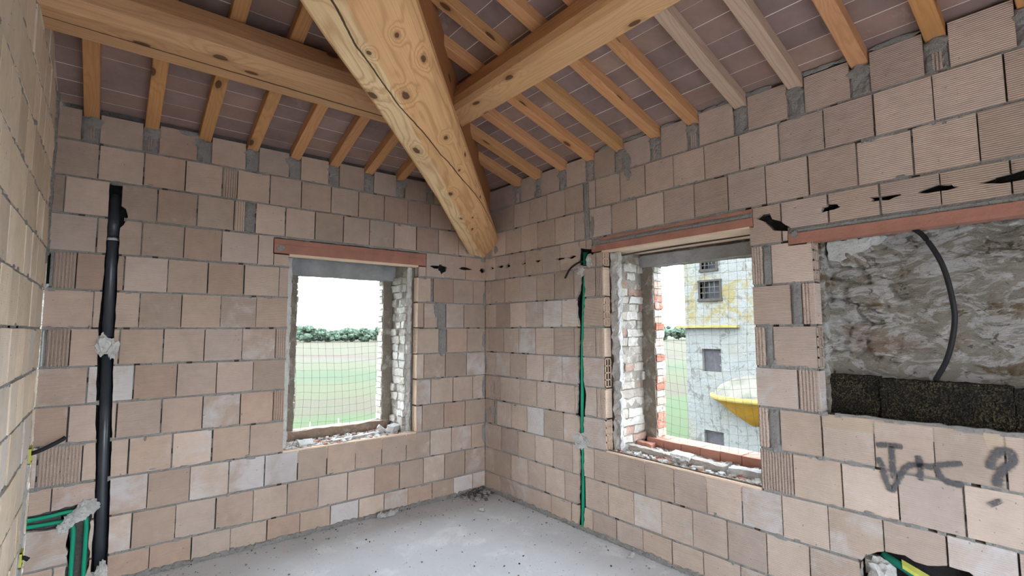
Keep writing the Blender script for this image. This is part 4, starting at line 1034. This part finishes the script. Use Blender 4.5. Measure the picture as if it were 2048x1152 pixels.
for i in range(12): lump(bm, (-1.24+.014*i+R.uniform(-.01, .01), -.07+R.uniform(-.02, .02), .012+R.uniform(0, .02)), R.uniform(.015, .03), 2, .6, 5, squash=(1, .8, .7), seed=i+90)
tag(mesh_obj('mortar_lump', bm, 'cement'), 'crusty mortar lump against the foot of the field-view window wall', 'mortar lump')
bm = bmesh.new(); rough_box(bm, (-.06, -.012, .0), (.06, .012, .014), .02, .004, freq=20); o = mesh_obj('shard', bm, 'recess'); o.location = (-1.45, -1.93, .006); o.rotation_euler = (0, 0, .9); tag(o, 'slim dark shard lying on the open floor', 'shard')
for i, (x, y, lab) in enumerate(((-.42, -.52, 'small pale mortar crumb on the floor near the corner heap'), (-.10, -2.02, 'greenish mortar lump on the floor under the tower-view window'))):
    bm = bmesh.new(); lump(bm, (0, 0, .016), .022, 2, .5, 5, squash=(1.2, .9, .8), seed=i+120); o = mesh_obj('mortar_crumb', bm, 'cement'); o.location = (x, y, 0); tag(o, lab, 'mortar lump')

# ------------------------------------------------------------------ outdoors
GZ = -3.3
def mat_field():
    n = NT('meadow and fields'); o = n.obj()
    sp = n.n('ShaderNodeSeparateXYZ'); n.set(sp.inputs[0], o)
    t = n.math('ADD', n.math('MULTIPLY', sp.outputs[0], .342), n.math('MULTIPLY', sp.outputs[1], .94))
    x2 = n.math('SUBTRACT', n.math('MULTIPLY', sp.outputs[0], .94), n.math('MULTIPLY', sp.outputs[1], .342))
    lo = n.noise(o, .035, 4, .6); t2 = n.math('ADD', t, n.math('MULTIPLY', n.math('SUBTRACT', lo, .5), n.math('MULTIPLY', t, .22)))
    t2 = n.math('ADD', t2, n.math('MULTIPLY', x2, n.ramp(t, 40, 90, 0, .55)))
    cr = n.n('ShaderNodeValToRGB'); n.set(cr.inputs[0], n.math('DIVIDE', t2, 260)); e = cr.color_ramp.elements
    stops = [(0, (0.0186, 0.0321, 0.0072)), (25, (0.0219, 0.0414, 0.0086)), (27, (0.0340, 0.0290, 0.0137)), (33, (0.0329, 0.0290, 0.0130)), (35, (0.0317, 0.0342, 0.0101)), (44, (0.0306, 0.0352, 0.0101)), (47, (0.0197, 0.0342, 0.0094)), (58, (0.0197, 0.0342, 0.0101)),
             (61, (0.0329, 0.0363, 0.0122)), (76, (0.0340, 0.0352, 0.0137)), (79, (0.0394, 0.0352, 0.0223)), (88, (0.0383, 0.0342, 0.0209)), (92, (0.0372, 0.0228, 0.0130)), (101, (0.0372, 0.0238, 0.0130)), (106, (0.0340, 0.0321, 0.0130)), (150, (0.0361, 0.0321, 0.0144)), (200, (0.0383, 0.0321, 0.0158)), (250, (0.0361, 0.0311, 0.0144))]
    e[0].position = 0; e[0].color = stops[0][1]+(1,); e[1].position = stops[-1][0]/260; e[1].color = stops[-1][1]+(1,)
    for p_, c_ in stops[1:-1]: q = e.new(p_/260); q.color = c_+(1,)
    c = cr.outputs[0]
    c = n.mix(n.ramp(n.noise(o, .22, 5, .65), .50, .66, 0, .5), c, (.026, .036, .010))
    c = n.mix(n.ramp(n.noise(o, 1.7, 5, .7), .5, .72, 0, .5), c, (.040, .036, .016))
    n.color(c); n.bump(n.noise(o, 6, 5, .7), .5, .1); return n.m
MAT['field'] = mat_field()
bm = bmesh.new(); box(bm, (-400, -60, GZ-.4), (700, 420, GZ)); ground = mesh_obj('ground', bm, 'field'); ground['kind'] = 'structure'
def mat_leaf():
    n = NT('tree foliage'); o = n.obj()
    c = n.mix(n.noise(o, .6, 5, .7), (.060, .095, .065), (.125, .17, .12)); n.color(c); n.bump(n.noise(o, 1.4, 5, .8), 1, .6); return n.m
MAT['leaf'] = mat_leaf(); MAT['bark'] = mat_plain('bark', (.12, .09, .065), .9, 3, .2)
def d_close(l): return math.hypot(l[0], l[1]) < 130
def tree(loc, h, wd, seed, label, group, sub=3):
    rnd = random.Random(seed); e = empty('tree', loc, label, 'tree', group); x, y, z = loc
    bm = bmesh.new(); tube(bm, [(0, 0, -.3), (0, 0, h*.3), (.1*h*rnd.uniform(-1, 1), 0, h*.55)], [h*.035, h*.028, h*.012], 7); o = mesh_obj('trunk', bm, 'bark', e)
    bm = bmesh.new()
    for i in range(26):
        a = rnd.uniform(0, 6.3); rr = rnd.uniform(0, .44)*wd; zz = rnd.uniform(.14, .82)*h; k = 1-abs(zz/h-.45)*.6
        lump(bm, (math.cos(a)*rr*k, math.sin(a)*rr*k, zz), rnd.uniform(.13, .22)*h*k, 4 if d_close(loc) else sub, .55, 11, seed=seed*13+i, squash=(1.3, 1.3, .95))
    mesh_obj('crown', bm, 'leaf', e, smooth=True)
def ray_pt(px, dist):     # ground position at a bearing (degrees right of the photographed axis) and distance
    a = math.radians(39.183+px); return (-3.25+math.sin(a)*dist, -4.463+math.cos(a)*dist, GZ)
tr = [(-23.6, 235, 9.5, 12), (-22.6, 232, 12.5, 13), (-21.4, 240, 10.8, 10), (-20.6, 262, 8.6, 13), (-19.7, 255, 9.5, 13), (-18.7, 250, 10.2, 13), (-17.7, 244, 11.8, 14), (-16.7, 246, 11.4, 13), (-15.7, 256, 10.0, 12), (-14.9, 248, 12.2, 13), (-13.8, 246, 10.6, 13), (-12.7, 250, 10, 12)]
names = ['low tree at the left end of the far tree line', 'tall dark tree, left one of the far tree line', 'round tree just right of the tall left tree, far off', 'low distant trees gap filler left of the middle of the tree line', 'distant tree left of the middle of the far tree line', 'distant round tree at the middle of the far tree line', 'broad dark tree right of the middle of the far tree line', 'second broad dark tree right of the middle, far off', 'lower tree between the broad dark trees and the right-hand trees', 'tall pointed tree in the right part of the tree line', 'round tree next to the right reveal of the field-view window', 'far tree mostly hidden by the right reveal bricks']
for i, (b_, d_, h_, w_) in enumerate(tr): d2 = 228 if i % 2 else 252; tree(ray_pt(b_, d2), h_*.58, w_*.9, i+1, names[i], 'trees beyond the field')
for i, (b_, d_, h_, w_, lab) in enumerate([(16.9, 236, 7.4, 11, 'green tree left of the tower, leftmost of three'), (18.6, 250, 7.0, 12, 'round green tree left of the tower, middle of three'), (20.2, 236, 7.6, 12, 'green tree closest to the tower edge')]): tree(ray_pt(b_, d_), h_, w_, i+40, lab, 'trees left of the tower')
bm = bmesh.new()
for i in range(2):
    pass
for i, (b_, d_, lab) in enumerate(((-22.0, 26.5, 'left pale stake standing in the bare strip'), (-19.15, 27, 'right pale stake standing in the bare strip'))):
    x, y, z = ray_pt(b_, d_); bm = bmesh.new(); tube(bm, [(0, 0, -.1), (.01, 0, .2), (.0, .01, .55)], [.035, .03, .022], 8); o = mesh_obj('stake', bm, 'plaster'); o.location = (x, y, z); tag(o, lab, 'stake', 'stakes in the field')
# plastered tower wing across the yard
def mat_tower():
    n = NT('weathered tower plaster'); o = n.obj()
    sp = n.n('ShaderNodeSeparateXYZ'); n.set(sp.inputs[0], o); z = sp.outputs[2]
    f = n.noise(o, 1.6, 6, .65, .5)
    c = n.mix(f, (0.126, 0.129, 0.122), (0.169, 0.172, 0.165))
    ylw = n.math('MULTIPLY', n.ramp(z, 1.75, 2.0, 0, 1), n.ramp(z, 2.9, 3.3, 1, 0))
    c = n.mix(n.math('MULTIPLY', ylw, n.ramp(n.noise(o, 2.2, 5, .7, .8), .42, .58, 0, .85)), c, (0.136, 0.107, 0.034))
    c = n.mix(n.ramp(n.noise(o, 3.3, 6, .7, 1.0), .53, .63, 0, .85), c, (0.080, 0.077, 0.066))
    c = n.mix(n.ramp(n.noise(o, .9, 4, .6), .52, .68, 0, .5), c, (0.145, 0.133, 0.087))
    n.color(c); n.bump(n.noise(o, 9, 6, .7), .8, .06); return n.m
MAT['tower'] = mat_tower()
MAT['ochre'] = mat_plain('ochre yellow plaster', (.28, .145, .014), .9, 4, .14)
MAT['ochrepale'] = mat_plain('pale ochre render', (.21, .16, .05), .9, 5, .16)
MAT['shutter'] = mat_plain('dark grey boarding', (.045, .042, .045), .8, 12, .25)
MAT['darkglass'] = mat_plain('dark opening', (.012, .013, .015), .35)
MAT['stoneframe'] = mat_plain('weathered brown sill stone', (.035, .03, .026), .9, 6, .25)
MAT['stonecap'] = mat_plain('lichened cap stone', (.11, .105, .085), .9, 3, .35)
TX = 8.75
te = empty('tower_house', (TX, 1.0, GZ), 'weathered plaster tower wing with barred windows across the yard', 'building')
bm = bmesh.new(); WIN = [(1.957, 2.340, 3.28, 3.56), (1.875, 2.408, 2.51, 2.945), (1.914, 2.423, .63, 1.21), (1.919, 2.437, -1.20, -.86)]
ys = sorted({-3.0, 2.88}|{w_[0] for w_ in WIN}|{w_[1] for w_ in WIN}); zs = sorted({GZ, 6.2}|{w_[2] for w_ in WIN}|{w_[3] for w_ in WIN})
for a, b in zip(ys, ys[1:]):
    for c, d in zip(zs, zs[1:]):
        if any(w_[0] < (a+b)/2 < w_[1] and w_[2] < (c+d)/2 < w_[3] for w_ in WIN): continue
        quad(bm, (TX, a, c), (TX, a, d), (TX, b, d), (TX, b, c))
for (a, b, c, d) in WIN:
    for p, q in (((a, c), (b, c)), ((b, c), (b, d)), ((b, d), (a, d)), ((a, d), (a, c))): quad(bm, (TX, p[0], p[1]), (TX, q[0], q[1]), (TX+.22, q[0], q[1]), (TX+.22, p[0], p[1]))
quad(bm, (TX, 2.88, GZ), (TX, 2.88, 6.2), (TX+6, 2.88, 6.2), (TX+6, 2.88, GZ)); quad(bm, (TX, -3, 6.2), (TX, 2.88, 6.2), (TX+6, 2.88, 6.2), (TX+6, -3, 6.2))
quad(bm, (TX+6, -3, GZ), (TX+6, -3, 6.2), (TX+6, 2.88, 6.2), (TX+6, 2.88, GZ)); quad(bm, (TX, -3, GZ), (TX+6, -3, GZ), (TX+6, -3, 6.2), (TX, -3, 6.2))
bmesh.ops.remove_doubles(bm, verts=bm.verts, dist=1e-5); under(mesh_obj('wall', bm, 'tower'), te)
for i, (a, b, c, d) in enumerate(WIN):
    bm = bmesh.new(); box(bm, (TX+(.10 if i > 1 else .17), a, c), (TX+.24, b, d)); wn = under(mesh_obj('shutter' if i > 1 else 'window_pane', bm, 'shutter' if i > 1 else 'darkglass'), te)
    if i < 2:
        bm = bmesh.new()
        for k in range(1, 4): tube(bm, [(TX-.02, a+(b-a)*k/4, c), (TX-.02, a+(b-a)*k/4, d)], .008, 6)
        for k in range(1, 3): tube(bm, [(TX-.02, a, c+(d-c)*k/3), (TX-.02, b, c+(d-c)*k/3)], .008, 6)
        under(mesh_obj('iron_bars', bm, 'wire'), wn)
        bm = bmesh.new(); box(bm, (TX-.05, a-.07, c-.07), (TX+.1, b+.07, c)); box(bm, (TX-.04, a-.06, d), (TX+.1, b+.06, d+.05)); box(bm, (TX-.03, b, c), (TX+.1, b+.05, d)); box(bm, (TX-.03, a-.05, c), (TX+.1, a, d)); under(mesh_obj('window_surround', bm, 'stoneframe'), wn)
    elif i == 2:
        for zz in (.78, 1.05):
            bm = bmesh.new(); box(bm, (TX+.05, a+.01, zz), (TX+.11, a+.06, zz+.05)); under(mesh_obj('hinge', bm, 'stonecap'), wn)
bm = bmesh.new(); rough_box(bm, (TX-.16, 1.40, 1.755), (TX+.02, 3.02, 1.815), .08, .008, freq=6); rough_box(bm, (TX-.16, 2.88, 1.755), (TX+2.5, 3.05, 1.815), .1, .008, freq=6); under(mesh_obj('string_course', bm, 'ochrepale'), te)
# half-round oven bracket: cap, lip and tapering yellow underside
def half_rev(prof, name, m):
    bm = bmesh.new(); n = 28; rr = []
    for i in range(n+1):
        t = math.pi*i/n; rr.append([bm.verts.new((TX+.01-r*.72*math.sin(t), 1.13+r*math.cos(t), z)) for r, z in prof])
    for i in range(n):
        for k in range(len(prof)-1): bm.faces.new((rr[i][k], rr[i+1][k], rr[i+1][k+1], rr[i][k+1])).smooth = True
    return under(mesh_obj(name, bm, m), te)
half_rev([(.05, .62), (.45, .52), (.80, .34), (.97, .13)], 'oven_cap', 'stonecap')
half_rev([(.97, .13), (1.04, .12), (1.04, .03), (.97, .0)], 'oven_lip', 'ochrepale')
half_rev([(.97, .0), (.82, -.08), (.45, -.36), (.12, -.56), (.0, -.60)], 'oven_bracket', 'ochre')
